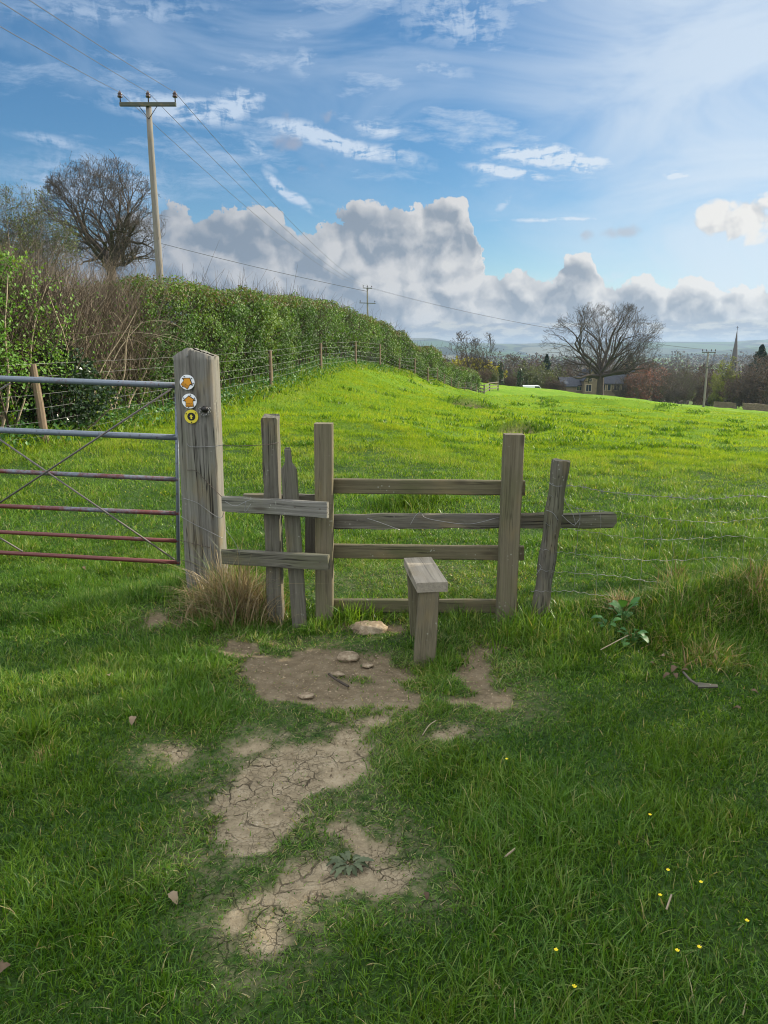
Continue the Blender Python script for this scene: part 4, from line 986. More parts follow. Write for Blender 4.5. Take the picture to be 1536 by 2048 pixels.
# ================================================================== trees
def grow(seed, H, R0, trunk=.16, ex=None, levels=6, nmain=9, kids=4, lift=.10, wander=.16, c0=.30, rtw=.012, spread=(35, 60), stretch=1.0):
    """bare tree as tapered segments; the crown is kept inside a rounded envelope. returns arrays P0,P1,R0,R1"""
    r = random.Random(seed); S = []
    ex = ex or H*.5; cz_ = H*(c0+(1-c0)/2); ez = H*(1-c0)/2
    def inside(p): return ((p.x/ex)**2+(p.y/ex)**2+((p.z-cz_)/ez)**2)
    def limit(p, d, L):
        for k in range(8):
            q = p+d*L
            if inside(q) <= .82+.36*r.random(): break
            L *= .82
        return L
    def branch(p, d, rad, L, lvl):
        n = 3 if lvl >= 3 else 5
        if lvl >= levels-1: n = 2
        step = L/n; rr = rad; endr = max(rad*(.55 if lvl < 2 else .45), rtw*.6)
        for i in range(n):
            d = (d+Vector((r.gauss(0, wander), r.gauss(0, wander), r.gauss(0, wander)+lift*(.5 if lvl else 0)))).normalized()
            q = p+d*step; r1 = rad+(endr-rad)*(i+1)/n
            S.append((p, q, rr, r1)); p, rr = q, r1
            if lvl < levels and (i > 0 or lvl > 0):
                m = kids/n*(1.0 if i < n-1 else 1.6)
                for _ in range(int(m)+(r.random() < m % 1)):
                    az_ = r.random()*2*math.pi; an = R(r.uniform(*spread)); a = d.orthogonal().normalized(); a.rotate(__import__('mathutils').Quaternion(d, az_))
                    nd = (d*math.cos(an)+a*math.sin(an)); nd.z += .12; nd.normalize()
                    cl = limit(p, nd, L*r.uniform(.50, .82))
                    if cl > L*.10: branch(p, nd, max(rr*r.uniform(.5, .78), rtw*.6), cl, lvl+1)
    p = Vector((0, 0, -.3)); d = Vector((r.gauss(0, .03), r.gauss(0, .03), 1)).normalized(); th = H*trunk
    rr = R0*1.25
    for i in range(4):
        q = p+d*(th+.3)/4; r1 = R0*(1.0-.07*i) if i else R0; S.append((p, q, rr, r1)); p, rr = q, r1
        d = (d+Vector((r.gauss(0, .05), r.gauss(0, .05), 0))).normalized()
    for i in range(nmain):
        az_ = 2*math.pi*(i*.382)+r.gauss(0, .3); an = R(8+ (84-8)*((i+.5)/nmain)**.7*stretch); nd = Vector((math.cos(az_)*math.sin(an), math.sin(az_)*math.sin(an), math.cos(an)))
        L = limit(p, nd, H*.62)*.80; branch(p-Vector((0, 0, th*.18*i/nmain)), nd, R0*r.uniform(.36, .55), L, 1)
    A = np.array([[*a, *b, c, e] for a, b, c, e in S]); return A[:, :3], A[:, 3:6], A[:, 6], A[:, 7]
def tree_parts(seed, leaf=None, leafn=0, lsize=.1, bark=None, minr=.0, **kw):
    P0, P1, R0_, R1_ = grow(seed, **kw); H = kw['H']; R0_ = np.maximum(R0_, minr); R1_ = np.maximum(R1_, minr*.8)
    big = (R0_ > max(kw['R0']*.16, minr*1.25)); out = []
    V, q = prisms(P0[big], P1[big], R0_[big], R1_[big], 8); out.append(('trunk', V, q, bark or M_bark, None, True))
    V, q = prisms(P0[~big], P1[~big], R0_[~big], R1_[~big], 3); out.append(('crown', V, q, bark or M_bark, None, False))
    if leafn:
        tips = P1[R1_ <= np.percentile(R1_, 60)]; C = tips[rng.integers(0, len(tips), leafn)]+rng.normal(0, H*.018, (leafn, 3))
        V, q = leafcards(C, rdir(leafn), lsize*(.6+.8*rng.random(leafn))); cl = fbm(C[:, 0]/H*9+5, C[:, 2]/H*9+C[:, 1]/H*5, 2)
        out.append(('foliage', V, q, leaf, {'tint': np.repeat(np.clip(.9*rng.random(leafn)*.6+.6*cl-.1, 0, 1), 4)}, False))
    return out
def plant(name, parts, loc, label, cat='tree', group=None, sc=1.0, rz=0.0):
    root = empty(name, loc, label, cat, group); root.scale = (sc, sc, sc) if not hasattr(sc, '__len__') else sc; root.rotation_euler = (0, 0, rz)
    for n, V, q, m, at, sm in parts:
        o = make_obj(n, V, [q], m, None, at, sm); o.parent = root
    return root
def copy_plant(src, loc, label, sc=1.0, rz=0.0, group=None):
    r = src.copy(); COL.objects.link(r); r.location = loc; r.scale = (sc, sc, sc) if not hasattr(sc, '__len__') else sc; r.rotation_euler = (0, 0, rz); r['label'] = label
    if group: r['group'] = group
    elif 'group' in r: del r['group']
    for ch in list(src.children): c = ch.copy(); COL.objects.link(c); c.parent = r
    return r

# the two oaks, the budding tree on the left
def place_by_px(px, py_base, Y): q = P(px, py_base, Y); return q
oak = tree_parts(12, H=19.6, R0=.78, trunk=.27, ex=12.4, levels=6, nmain=12, kids=3.2, c0=.10, rtw=.015, minr=.015, spread=(25, 52), wander=.14, lift=.06, stretch=1.12)
b = P(1200, 797, 158); plant('oak_tree', oak, b, 'big bare spreading oak at the top edge of the field', sc=1.0, rz=.4)
oak2 = tree_parts(23, H=14.0, R0=.58, trunk=.24, ex=6.7, levels=6, nmain=13, kids=3.5, c0=.10, rtw=.012, minr=.011, lift=.08, spread=(25, 50), wander=.2, stretch=1.1, bark=M_bark)
b = P(219, 545, 90); b[2] -= 2.4; plant('oak_tree', oak2, b, 'round bare dark oak behind the hedge beside the power pole', rz=1.0, sc=1.04)
M_bud = leafmat('bud_leaf', [(0, (.035, .05, .018)), (.5, (.075, .095, .03)), (1, (.13, .15, .045))], .3)
bud = tree_parts(31, leaf=M_bud, leafn=15000, lsize=.12, H=9.2, R0=.24, trunk=.10, ex=4.0, levels=5, nmain=12, kids=4.6, c0=.02, rtw=.010, minr=.009, lift=.05, wander=.24, bark=M_bark2)
b = P(38, 560, 56); b[2] -= 2.5; plant('budding_tree', bud, b, 'olive grey tree with fine new buds left of the dark oak')
b = P(-125, 560, 50); b[2] -= 2.2; copy_plant(bpy.data.objects['budding_tree'], b, 'budding tree half cut off by the left edge of view', .95, 2.2)

# trees that shade the near grass from the right, outside the photograph
shade = tree_parts(41, leaf=M_hedge, leafn=15000, lsize=.18, H=8.0, R0=.2, trunk=.12, ex=2.9, levels=4, nmain=10, kids=4, c0=.05, rtw=.012)
sh0 = None
for i, (x, y, s_) in enumerate([(8.8, 5.6, .82), (9.6, 1.6, 1.15), (8.2, -2.2, 1.2), (11.5, -1.0, 1.2), (13.0, 4.0, 1.05), (8.5, -6.0, 1.2)]):
    lab = ['small leafy field maple nearest the stile fence, right of the meadow gateway', 'second leafy maple in the row right of the path', 'third leafy maple in the row right of the path', 'maple standing behind the row right of the path', 'maple farther along the fence line on the right', 'last maple of the row, beside where the path starts'][i]
    if sh0 is None: sh0 = plant('maple_tree', shade, on(x, y), lab, sc=s_, group='maples right of the path')
    else: copy_plant(sh0, on(x, y), lab, s_, i*1.3, 'maples right of the path')

# ---- valley trees
def blobtree(seed, leaf, n, H, ex, c0, ls, bark=M_bark2, stems=3):
    """twiggy crown of a distant tree"""
    return tree_parts(seed, leaf=leaf, leafn=n, lsize=ls, H=H, R0=H*.022, trunk=.14, ex=ex, levels=4, nmain=10, kids=4, c0=c0, rtw=.03, minr=.03, wander=.2, bark=bark)
M_grey = leafmat('grey_twig', [(0, (.045, .036, .028)), (.6, (.085, .068, .052)), (1, (.13, .105, .075))], .1, .9)
M_brown = leafmat('brown_twig', [(0, (.05, .034, .024)), (.6, (.10, .065, .045)), (1, (.14, .10, .06))], .1, .9)
M_olive = leafmat('olive_bud', [(0, (.04, .05, .02)), (.6, (.085, .105, .03)), (1, (.13, .14, .05))], .3)
M_red = leafmat('red_bud', [(0, (.10, .045, .036)), (.6, (.19, .085, .07)), (1, (.24, .14, .10))], .3)
M_willow = leafmat('willow_leaf', [(0, (.075, .10, .015)), (.6, (.16, .19, .03)), (1, (.22, .23, .06))], .4)
M_gorse = leafmat('gorse_flower', [(0, (.09, .11, .01)), (.6, (.30, .27, .02)), (1, (.42, .36, .03))], .3)
M_ever = leafmat('evergreen_leaf', [(0, (.010, .022, .012)), (.7, (.022, .045, .02)), (1, (.035, .06, .025))], .1)
KIND = {
 'grey': [blobtree(51, M_grey, 6000, 13, 5.5, .05, .30), blobtree(52, M_grey, 6000, 14, 5.0, .05, .28)],
 'brown': [blobtree(53, M_brown, 6500, 12, 5.5, .03, .32)],
 'olive': [blobtree(54, M_olive, 8000, 11, 5.5, .02, .36)],
 'red': [blobtree(55, M_red, 3500, 9, 5.0, .08, .28)],
 'willow': [blobtree(56, M_willow, 8000, 13, 4.6, .02, .32)],
 'gorse': [blobtree(57, M_gorse, 3000, 4, 3.2, .0, .36)],
 'sparse': [blobtree(58, M_olive, 1600, 15, 5.5, .10, .26)],
 'bare': [tree_parts(59, H=12, R0=.28, trunk=.22, ex=5.4, levels=5, nmain=6, kids=3.4, c0=.15, rtw=.03, minr=.032)],
}
def conifer():
    n = 5200; h = rng.random(n)**.8; a = rng.random(n)*6.28; r = (1-h)**.8*2.6*(.55+.45*rng.random(n))*(1+.2*np.sin(h*40)); C = np.c_[r*np.cos(a), r*np.sin(a), .6+h*9.4]
    V, q = leafcards(C, rdir(n), .38*np.ones(n)); V2, q2 = prisms(np.array([[0, 0, -.3]]), np.array([[0, 0, 9.]]), np.array([.22]), np.array([.04]), 8)
    return [('foliage', V, q, M_ever, {'tint': np.repeat(rng.random(n), 4)}, False), ('trunk', V2, q2, M_bark, None, True)]
KIND['conifer'] = [conifer()]
first = {}
def vtree(kind, px, pytop, Y, label, wide=1.0, v=0, group=None, name=None):
    t = P(px, pytop, Y); g = on(t[0], Y); H = max(t[2]-g[2], 1.0); var = KIND[kind][v % len(KIND[kind])]
    h0 = {'grey': (13, 14)[v % 2], 'brown': 12, 'olive': 11, 'red': 9, 'willow': 13, 'gorse': 4, 'sparse': 15, 'bare': 12, 'conifer': 10}[kind]
    s_ = H/h0; sc = (s_*wide, s_*wide, s_); key = (kind, v % len(KIND[kind])); rz = rng.random()*6.28
    nm = name or {'grey': 'bare_tree', 'brown': 'brown_tree', 'olive': 'budding_tree', 'red': 'red_budding_tree', 'willow': 'willow_tree', 'gorse': 'flowering_shrub', 'sparse': 'tall_tree', 'bare': 'bare_tree', 'conifer': 'conifer_tree'}[kind]
    if key not in first: first[key] = plant(nm, var, g, label, group=group, sc=sc, rz=rz); return
    copy_plant(first[key], g, label, sc, rz, group)
vt = [
 ('bare', 937, 662, 150, 'crooked bare tree on the skyline beyond the hedge end', 1.0),
 ('bare', 968, 665, 158, 'smaller bare tree beside the crooked skyline tree', .6),
 ('gorse', 925, 714, 160, 'yellow flowering shrub under the skyline bare trees', 1.0),
 ('gorse', 955, 718, 164, 'second yellow shrub, right of the first one', 1.1),
 ('brown', 905, 703, 240, 'brown bare tree behind the yellow shrubs', 1.3),
 ('grey', 1000, 700, 215, 'grey bare tree behind the ivy-clad stumps', 1.0),
 ('grey', 1035, 708, 235, 'rounded grey tree left of the small conifer', 1.1, 1),
 ('bare', 1012, 722, 150, 'dark gnarled tree at the field edge above the van', .45),
 ('brown', 1060, 706, 260, 'brown tree rising behind the grey thicket', 1.0),
 ('olive', 1062, 722, 190, 'olive green tree above the parked van', 1.2),
 ('olive', 1105, 728, 196, 'olive green tree left of the stone house', 1.2),
 ('olive', 1085, 740, 175, 'low green bush tree over the blue roof', 1.1),
 ('conifer', 1094, 709, 235, 'small dark conifer standing among the bare trees', 1.0),
 ('grey', 1130, 716, 250, 'grey tree just behind the left side of the big oak', 1.1),
 ('brown', 1160, 722, 240, 'brown tree behind the gable of the stone house', 1.1),
 ('grey', 1225, 716, 260, 'grey tree behind the house right of the oak trunk', 1.2, 1),
 ('conifer', 1262, 706, 230, 'tall dark evergreen rising behind the house chimneys', .95),
 ('grey', 1290, 712, 225, 'grey tree behind the reddish tree', 1.0),
 ('red', 1300, 728, 178, 'reddish budding tree in front of the stone house', 1.0),
 ('red', 1278, 742, 170, 'dull red smaller tree beside the house wall', .9),
 ('sparse', 1352, 697, 182, 'tall pale tree with sparse buds between red tree and pole', .80),
 ('sparse', 1380, 715, 178, 'shorter pale tree just left of the field pole', .7),
 ('grey', 1330, 722, 205, 'grey thicket tree behind the tall pale tree', 1.0, 1),
 ('brown', 1395, 728, 190, 'purplish brown tree directly behind the field pole', 1.0),
 ('grey', 1425, 722, 215, 'grey tree between the pole and the yellow willow', .9),
 ('willow', 1462, 714, 168, 'yellow green weeping tree in front of the church spire', .85),
 ('willow', 1440, 742, 160, 'lower yellow green tree left of the weeping one', .75),
 ('grey', 1512, 702, 165, 'large grey tree right of the church spire', 1.15),
 ('brown', 1542, 712, 150, 'brown bare tree cut by the right edge of view', 1.0),
 ('grey', 1500, 735, 150, 'lower grey tree below the spire by the stone wall', .9, 1),
 ('conifer', 1525, 690, 190, 'dark evergreen top behind the large grey tree', 1.3),
 ('brown', 1480, 742, 150, 'brown hedgerow tree at the foot of the willow', .9),
 ('grey', 1590, 700, 160, 'grey tree beyond the right edge of the field', 1.0),
 ('olive', 985, 738, 130, 'green hawthorn tree behind the wooden rails', .9),
 ('brown', 968, 735, 118, 'brown scrub tree over the rails at the hedge end', 1.1),
 ('grey', 1350, 745, 160, 'low grey scrub below the tall pale tree', 1.2, 1),
 ('grey', 1245, 752, 172, 'low grey scrub against the house front', .8),
 ('brown', 1110, 752, 160, 'low brown scrub left of the oak at the field edge', 1.2),
 ('brown', 1030, 745, 150, 'low brown scrub left of the parked van', 1.2),
]
for e in vt: vtree(e[0], e[1], e[2], e[3], e[4], e[5], e[6] if len(e) > 6 else 0)
# two ivy-clad dead stumps at the field edge
for px, lab in ((1002, 'left ivy-covered stump at the far field edge'), (1041, 'right ivy-covered stump at the far field edge')):
    t = P(px, 722 if px < 1020 else 738, 138); g = on(t[0], 138); H = t[2]-g[2]; n = 650; a = rng.random(n)*6.28; h = rng.random(n)**1.3
    C = np.c_[.34*np.cos(a), .34*np.sin(a), h*H*.92]+rng.normal(0, .16, (n, 3)); V, q = leafcards(C, rdir(n), .26*np.ones(n)); V2, q2 = prisms(np.array([[0, 0, -.3]]), np.array([[0.1, 0, H*.97]]), np.array([.34]), np.array([.25]), 8)
    plant('ivy_stump', [('trunk', V2, q2, M_bark, None, True), ('foliage', V, q, M_ivy, {'tint': np.repeat(rng.random(n), 4)}, False)], g, lab, 'tree stump', 'ivy-covered stumps')

# far woods in the valley: one mass of tree clumps
def far_woods():
    C = []; S = []
    r2 = np.random.default_rng(5)
    for k in range(260):
        Y = 260*(10**(r2.random()*.85)); az_ = r2.uniform(-.12, .75); x = Y*az_; n = int(90+60*r2.random()); row = r2.random() < .6
        w_ = (r2.uniform(8, 45) if row else 9)*(Y/500+.4); c = np.c_[r2.normal(0, w_, n), r2.normal(0, 5, n), np.abs(r2.normal(4, 2.8, n))]*[1, 1, (1+Y/1500)]
        q = c+[x, Y, 0]; q[:, 2] += base_z(q[:, 0], q[:, 1]); C.append(q); S.append(np.full(n, 1.7+Y*.0021)*(.6+.8*r2.random(n)))
    C = np.concatenate(C); S = np.concatenate(S); V, q4 = leafcards(C, rdir(len(C)), S, .9)
    tag(make_obj('far_woods', V, [q4], M_grey, attrs={'tint': np.repeat(np.clip(fbm(C[:, 0]*.01, C[:, 1]*.01, 3)+.2*rng.normal(size=len(C)), 0, 1), 4)}), kind='stuff')
far_woods()
# far brow of hills
def hills():
    def m_h(w):
        geo = w.node('ShaderNodeNewGeometry'); pos = geo.outputs['Position']; sc_ = w.mapping(pos, (.0022, .0011, .004)); wp = w.node('ShaderNodeVectorMath', operation='MULTIPLY_ADD'); w.l.new(w.noise(sc_, 1.5, 3, .6, out=1), wp.inputs[0]); wp.inputs[1].default_value = (.5, .5, .5); w.l.new(sc_, wp.inputs[2])
        vc = w.voro(wp.outputs[0], 1.0, out='Color'); s_ = w.node('ShaderNodeSeparateColor'); w.l.new(vc, s_.inputs[0])
        c = w.ramp(s_.outputs[0], [(0, (.04, .08, .03)), (.4, (.06, .10, .04)), (.6, (.09, .10, .055)), (.8, (.12, .12, .08)), (1, (.035, .055, .025))])
        ve = w.voro(wp.outputs[0], 1.0, 'DISTANCE_TO_EDGE'); c = w.mix(w.sstep(ve, .07, .03), c, (.02, .03, .02)); wd = w.sstep(w.noise(w.mapping(pos, (.004, .0015, .02)), 1.0, 4, .6), .55, .62); c = w.mix(wd, c, (.025, .035, .022))
        return principled(w, c, 1.0, spec=.05)
    M_h = mat('hill_fields', m_h)
    def ridge(Y0, depth, prof, zb, seed):
        pr = sorted([( (P(px, py, Y0+depth)[0]), P(px, py, Y0+depth)[2]) for px, py in prof]); xs = np.linspace(-9000, 9500, 700); top = np.interp(xs, [p[0] for p in pr], [p[1] for p in pr])
        top += (fbm(xs*.004+seed, xs*0+seed, 4)-.5)*12; ts = np.linspace(0, 1, 26); X = np.repeat(xs[None], 27, 0); Y = np.r_[Y0+depth*ts, Y0+depth*1.3][:, None]+0*X; e = np.r_[sst(0, 1, ts)**1.1, .8]
        Z = zb+(top-zb)[None]*e[:, None]+(fbm(X*.0012+seed, Y*.0015, 4)-.5)*30*np.sin(np.r_[ts, 1.3]*3.14).clip(0)[:, None]
        n, m = X.shape; i = np.arange(n-1)[:, None]*m+np.arange(m-1)[None]; q = np.stack([i, i+1, i+m+1, i+m], -1).reshape(-1, 4)
        tag(make_obj('hills', np.stack([X, Y, Z], -1).reshape(-1, 3), [q], M_h, smooth=True), kind='structure')
    ridge(3200, 2200, [(-600, 690), (400, 676), (860, 677), (905, 684), (1000, 687), (1100, 686), (1300, 684), (1450, 684), (1536, 679), (2000, 660)], -34, 2.0)
    ridge(2300, 900, [(-600, 700), (700, 696), (880, 694), (960, 703), (1100, 716), (1300, 709), (1420, 706), (1500, 696), (1536, 692), (2000, 680)], -34, 8.0)
hills()

# ================================================================== power poles and lines
def pole(px, pytop, Y, r0, arms, label, ang=0.0, base=None, braces=True, name='power_pole', ins='top'):
    t = P(px, pytop, Y); g = on(t[0], Y) if base is None else base; root = empty(name, g, label, 'power pole')
    V, pl = tube([g+(t-g)*u-np.array([0, 0, .5*(1-u)])+np.array([.02*math.sin(u*5), 0, 0]) for u in np.linspace(0, 1, 9)], np.linspace(r0*1.25, r0*.8, 9), 14); mb = MB(); mb.add(V, pl, V*[1, 1, 1]); mb.build('pole', W_pole, root, True); pts = []
    ca, sa = math.cos(ang), math.sin(ang)
    for dz, half, offs in arms:
        c = t+[0, -r0*1.1, dz]; a = c+np.array([-half*ca, -half*sa, 0]); b = c+np.array([half*ca, half*sa, 0]); beam_obj('crossarm', M_arm, root, a, b, .11, .09, n=3)
        if braces and dz > -.5:
            for s_ in (-1, 1): tube_obj('brace', M_black, root, [c+np.array([s_*half*.34*ca, s_*half*.34*sa, -.03]), c+[0, 0, -.42]], .011, 5)
        for o_ in offs:
            q = c+np.array([o_*ca, o_*sa, .05]); mb = MB(); V, pl = tube([q+[0, 0, z] for z in (.0, .14, .15, .19, .20, .235, .245, .29, .30, .34)], [.018, .018, .075, .08, .045, .07, .075, .045, .035, .02], 10); mb.add(V, pl); mb.build('insulator', M_porc, root, True); pts.append(q+[0, 0, .30])
    return pts
M_arm = woodmat('crossarm_timber', (.09, .10, .08), (.05, .055, .045), .3, .2)
Y1 = 25.5
top1 = P(298, 206, Y1); p1 = pole(298, 207, Y1, .108, [(-.06, .88, (-.86, 0.02, .86))], 'tall wooden power pole with one crossarm rising behind the hedge', base=on(P(319, 565, Y1)[0]-.0, Y1))
p2 = pole(735, 575, 112, .13, [(-.1, .75, (-.7, 0, .7)), (-2.2, 1.3, (-1.2, 1.2))], 'distant power pole with two crossarms above the hedge top', ang=.5)
p3 = pole(1417, 703, 97, .12, [(-.1, 1.0, (-.95, -.35, .35, .95)), (-2.0, .75, (-.6, .6))], 'power pole standing alone in the field near the church spire', ang=.25)
def cable(a, b, sag, r, label, group=None, n=24):
    t = np.linspace(0, 1, n)[:, None]; q = a+(b-a)*t; q[:, 2] -= (4*sag*t*(1-t))[:, 0]
    thing_tube('overhead_cable', M_cable, q, r, label, 'cable', group, 5)
names = ['left', 'middle', 'right']
d_back = (top1-np.array([P(735, 575, 112)[0], 112, P(735, 575, 112)[2]])); d_back = d_back/np.linalg.norm(d_back)
for i in range(3):
    e = {0: P(0, 37, 13), 1: P(20, 0, 13.2), 2: P(82, 0, 13.4)}[i]; st_ = e+(e-p1[i])*1.3
    cable(p1[i], st_, .12, .0065, f'{names[i]} overhead cable coming from the upper left to the near pole')
    cable(p1[i], p2[i], 1.2, .0085, f'{names[i]} overhead cable running from the near pole to the distant pole')
a = P(318, 468, 108); a2 = a+(a-p2[1])*.9; cable(p2[1]-[0, 0, .8], a2, 0.8, .032, 'thicker slack cable reaching the distant pole from behind the oak')
for i in range(2): cable(p2[i]-[0, 0, .25*i], p3[i], 1.0, .011, ['upper', 'lower'][i]+' thin cable from the distant pole across to the field pole')

# ================================================================== house, van, church, wall, rails
def stonemat(name, a, b, sc=3.0):
    def fn(w):
        tc = w.node('ShaderNodeTexCoord'); o = tc.outputs['Object']; br = w.node('ShaderNodeTexBrick'); w.l.new(w.mapping(o, (1, 1, 1), rot=(math.pi/2, 0, 0)), br.inputs['Vector']); br.inputs['Scale'].default_value = sc
        br.inputs['Color1'].default_value = (*a, 1); br.inputs['Color2'].default_value = (*b, 1); br.inputs['Mortar'].default_value = (*[c*.6 for c in b], 1); n = w.noise(o, 1.5, 5, .7)
        return principled(w, w.mix(w.sstep(n, .4, .7, 0, .5), br.outputs[0], tuple(c*.5 for c in a)), .95, spec=.1)
    return mat(name, fn)
M_stone = stonemat('cottage_stone', (.24, .19, .125), (.18, .145, .10)); M_cream = stonemat('pale_stone', (.42, .34, .24), (.36, .30, .21)); M_slate = stonemat('roof_slate', (.05, .055, .065), (.075, .078, .085), 2.0); M_spire = stonemat('spire_stone', (.10, .078, .055), (.075, .06, .043), 1.0)
M_glass = mat('window_glass', lambda w: principled(w, (.02, .03, .04), .08, spec=.8)); M_whitep = flat_mat('white_paint', (.75, .75, .73), .5)
def box(mb, c, s, rz=0.0):
    c = np.array(c, float); s = np.array(s, float)/2; V = np.array([(x, y, z) for x in (-1, 1) for y in (-1, 1) for z in (-1, 1)])*s; q = np.array([[0, 1, 3, 2], [4, 6, 7, 5], [0, 4, 5, 1], [2, 3, 7, 6], [0, 2, 6, 4], [1, 5, 7, 3]]); mb.add(V+c, [q], V+c)
def house():
    o = on(P(1215, 780, 186)[0], 186); o[2] = P(1215, 785, 186)[2]-1.9; root = empty('stone_house', o, 'old stone house with gables, slate roof and chimneys behind the big oak', 'house')
    K = 186/F*1.0
    X = lambda px: P(px, 780, 186)[0]; Z = lambda py: P(1215, py, 186)[2]
    def block(nm, x0, x1, y0, y1, ze, zr, ridge='x', wm=M_stone, rm=M_slate):
        zb = o[2]-1; mb = MB()
        if ridge == 'x':
            ym = (y0+y1)/2; V = np.array([(x0, y0, zb), (x1, y0, zb), (x1, y1, zb), (x0, y1, zb), (x0, y0, ze), (x1, y0, ze), (x1, y1, ze), (x0, y1, ze), (x0, ym, zr), (x1, ym, zr)])
            mb.add(V, [np.array([[0, 1, 5, 4], [2, 3, 7, 6]]), np.array([[1, 2, 6, 9, 5], [3, 0, 4, 8, 7]])], V)
            rr = [((x0-.3, y0-.35, ze-.2), (x1+.3, y0-.35, ze-.2), (x1+.3, ym, zr+.12), (x0-.3, ym, zr+.12)), ((x1+.3, y1+.35, ze-.2), (x0-.3, y1+.35, ze-.2), (x0-.3, ym, zr+.12), (x1+.3, ym, zr+.12))]
        else:
            xm = (x0+x1)/2; V = np.array([(x0, y0, zb), (x1, y0, zb), (x1, y1, zb), (x0, y1, zb), (x0, y0, ze), (x1, y0, ze), (x1, y1, ze), (x0, y1, ze), (xm, y0, zr), (xm, y1, zr)])
            mb.add(V, [np.array([[1, 2, 6, 5], [3, 0, 4, 7]]), np.array([[0, 1, 5, 8, 4], [2, 3, 7, 9, 6]])], V)
            rr = [((x0-.3, y0-.25, ze-.2), (xm, y0-.25, zr+.12), (xm, y1+.1, zr+.12), (x0-.3, y1+.1, ze-.2)), ((x1+.3, y0-.25, ze-.2), (x1+.3, y1+.1, ze-.2), (xm, y1+.1, zr+.12), (xm, y0-.25, zr+.12))]
        w_ = mb.build(nm, wm, root); mb = MB()
        for f in rr:
            f = np.array(f); t = np.array([0, 0, .16]); V = np.r_[f, f+t]; mb.add(V, [np.array([[3, 2, 1, 0], [4, 5, 6, 7], [0, 1, 5, 4], [1, 2, 6, 5], [2, 3, 7, 6], [3, 0, 4, 7]])], V)
        mb.build('roof', rm, root); return w_
    def win(x, z, y, w_, h):
        mb = MB(); box(mb, (x, y-.04, z), (w_+.3, .16, h+.3)); f = mb.build('window', M_cream, root)
        mb = MB(); n = max(1, round(w_/.65))
        for i in range(n): box(mb, (x-w_/2+w_*(i+.5)/n, y-.13, z), (w_/n-.1, .04, h))
        V = np.concatenate(mb.V)-o; g = make_obj('pane', V, [np.concatenate(v) for v in mb.P.values()], M_glass); g.parent = f
    def chim(x, y, z0, z1, s_=.8):
        mb = MB(); box(mb, (x, y, (z0+z1)/2), (s_, s_, z1-z0)); box(mb, (x, y, z1+.06), (s_+.2, s_+.2, .18)); 
        for dx in (-.18, .18): V, pl = tube([(x+dx, y, z1+.1), (x+dx, y, z1+.65)], .11, 8); mb.add(V, pl, V)
        mb.build('chimney', M_stone, root)
    block('wall', X(1124), X(1152), 186, 192, Z(772), Z(757)); block('wall', X(1150), X(1167), 186.5, 192, Z(770), Z(756)); block('wall', X(1164), X(1196), 184.5, 193, Z(761), Z(741), 'y')
    block('wall', X(1190), X(1258), 186, 194, Z(767), Z(744)); block('wall', X(1250), X(1282), 184.6, 194, Z(760), Z(740), 'y'); block('wall', X(1276), X(1306), 186, 193, Z(772), Z(752), 'x', M_cream)
    for px, py, y, w_, h in ((1177, 776, 184.5, 1.3, 1.5), (1180, 759, 184.5, .9, 1.0), (1204, 775, 186, 1.5, 1.4), (1218, 775, 186, .8, 1.4), (1233, 775, 186, 1.5, 1.4), (1246, 775, 186, .7, 1.4), (1265, 772, 184.6, 1.6, 1.3), (1266, 755, 184.6, 1.0, 1.0), (1158, 777, 186.5, 1.2, .9), (1291, 777, 186, 1.4, 1.0)): win(P(px, py, y)[0], P(px, py, y)[2], y, w_, h)
    chim(X(1181), 189, Z(748), Z(733)); chim(X(1255), 190, Z(745), Z(728)); chim(X(1268), 190, Z(742), Z(726)); chim(X(1198), 190, Z(748), Z(737))
    # rooflight that catches the sky
    mb = MB(); c = P(1131, 766, 187.0); V = c+np.array([(-.5, -.1, -.25), (.5, -.1, -.25), (.5, .42, .30), (-.5, .42, .30)]); V = V+[0, -.35, .12]; mb.add(np.r_[V, V-[0, 0, .06]], [np.array([[0, 1, 2, 3], [7, 6, 5, 4], [0, 4, 5, 1], [1, 5, 6, 2], [2, 6, 7, 3], [3, 7, 4, 0]])]); mb.build('rooflight', M_glass, root)
house()
def van():
    c = P(1066, 768, 142); g = on(c[0], 142); g[2] = P(1066, 765, 139)[2]-2.65; root = empty('parked_van', g, 'white van parked below the crest of the field', 'van'); L = 4.6
    prof = [(-2.3, .35), (-2.3, 1.5), (-2.15, 1.95), (1.0, 2.0), (1.55, 1.25), (2.2, 1.05), (2.35, .7), (2.35, .35)]; k = len(prof); V = [(x, y, z) for y in (-.95, .95) for x, z in prof]; V = np.array(V)+g; mb = MB()
    mb.add(V, [np.array([list(range(k))[::-1], [k+i for i in range(k)]]), np.array([[i, (i+1) % k, k+(i+1) % k, k+i] for i in range(k)])]); mb.build('body', M_whitep, root)
    mb = MB(); V = np.array([(.2, -.965, 1.25), (1.45, -.965, 1.25), (.98, -.965, 1.85), (.2, -.965, 1.85)])+g; mb.add(np.r_[V, V+[0, 1.93, 0]], [np.array([[0, 1, 2, 3], [7, 6, 5, 4]])]); mb.build('side_window', M_glass, root)
    mb = MB(); V = np.array([(1.56, -.85, 1.28), (1.56, .85, 1.28), (1.05, .85, 1.93), (1.05, -.85, 1.93)])+g+[.02, 0, .02]; mb.add(V, [np.array([[0, 1, 2, 3]])]); mb.build('windscreen', M_glass, root)
    for x in (-1.45, 1.45):
        for y in (-.9, .9): V, pl = tube([g+[x, y-.1, .35], g+[x, y+.1, .35]], .35, 16); mb = MB(); mb.add(V, pl); mb.build('wheel', M_black, root)
van()
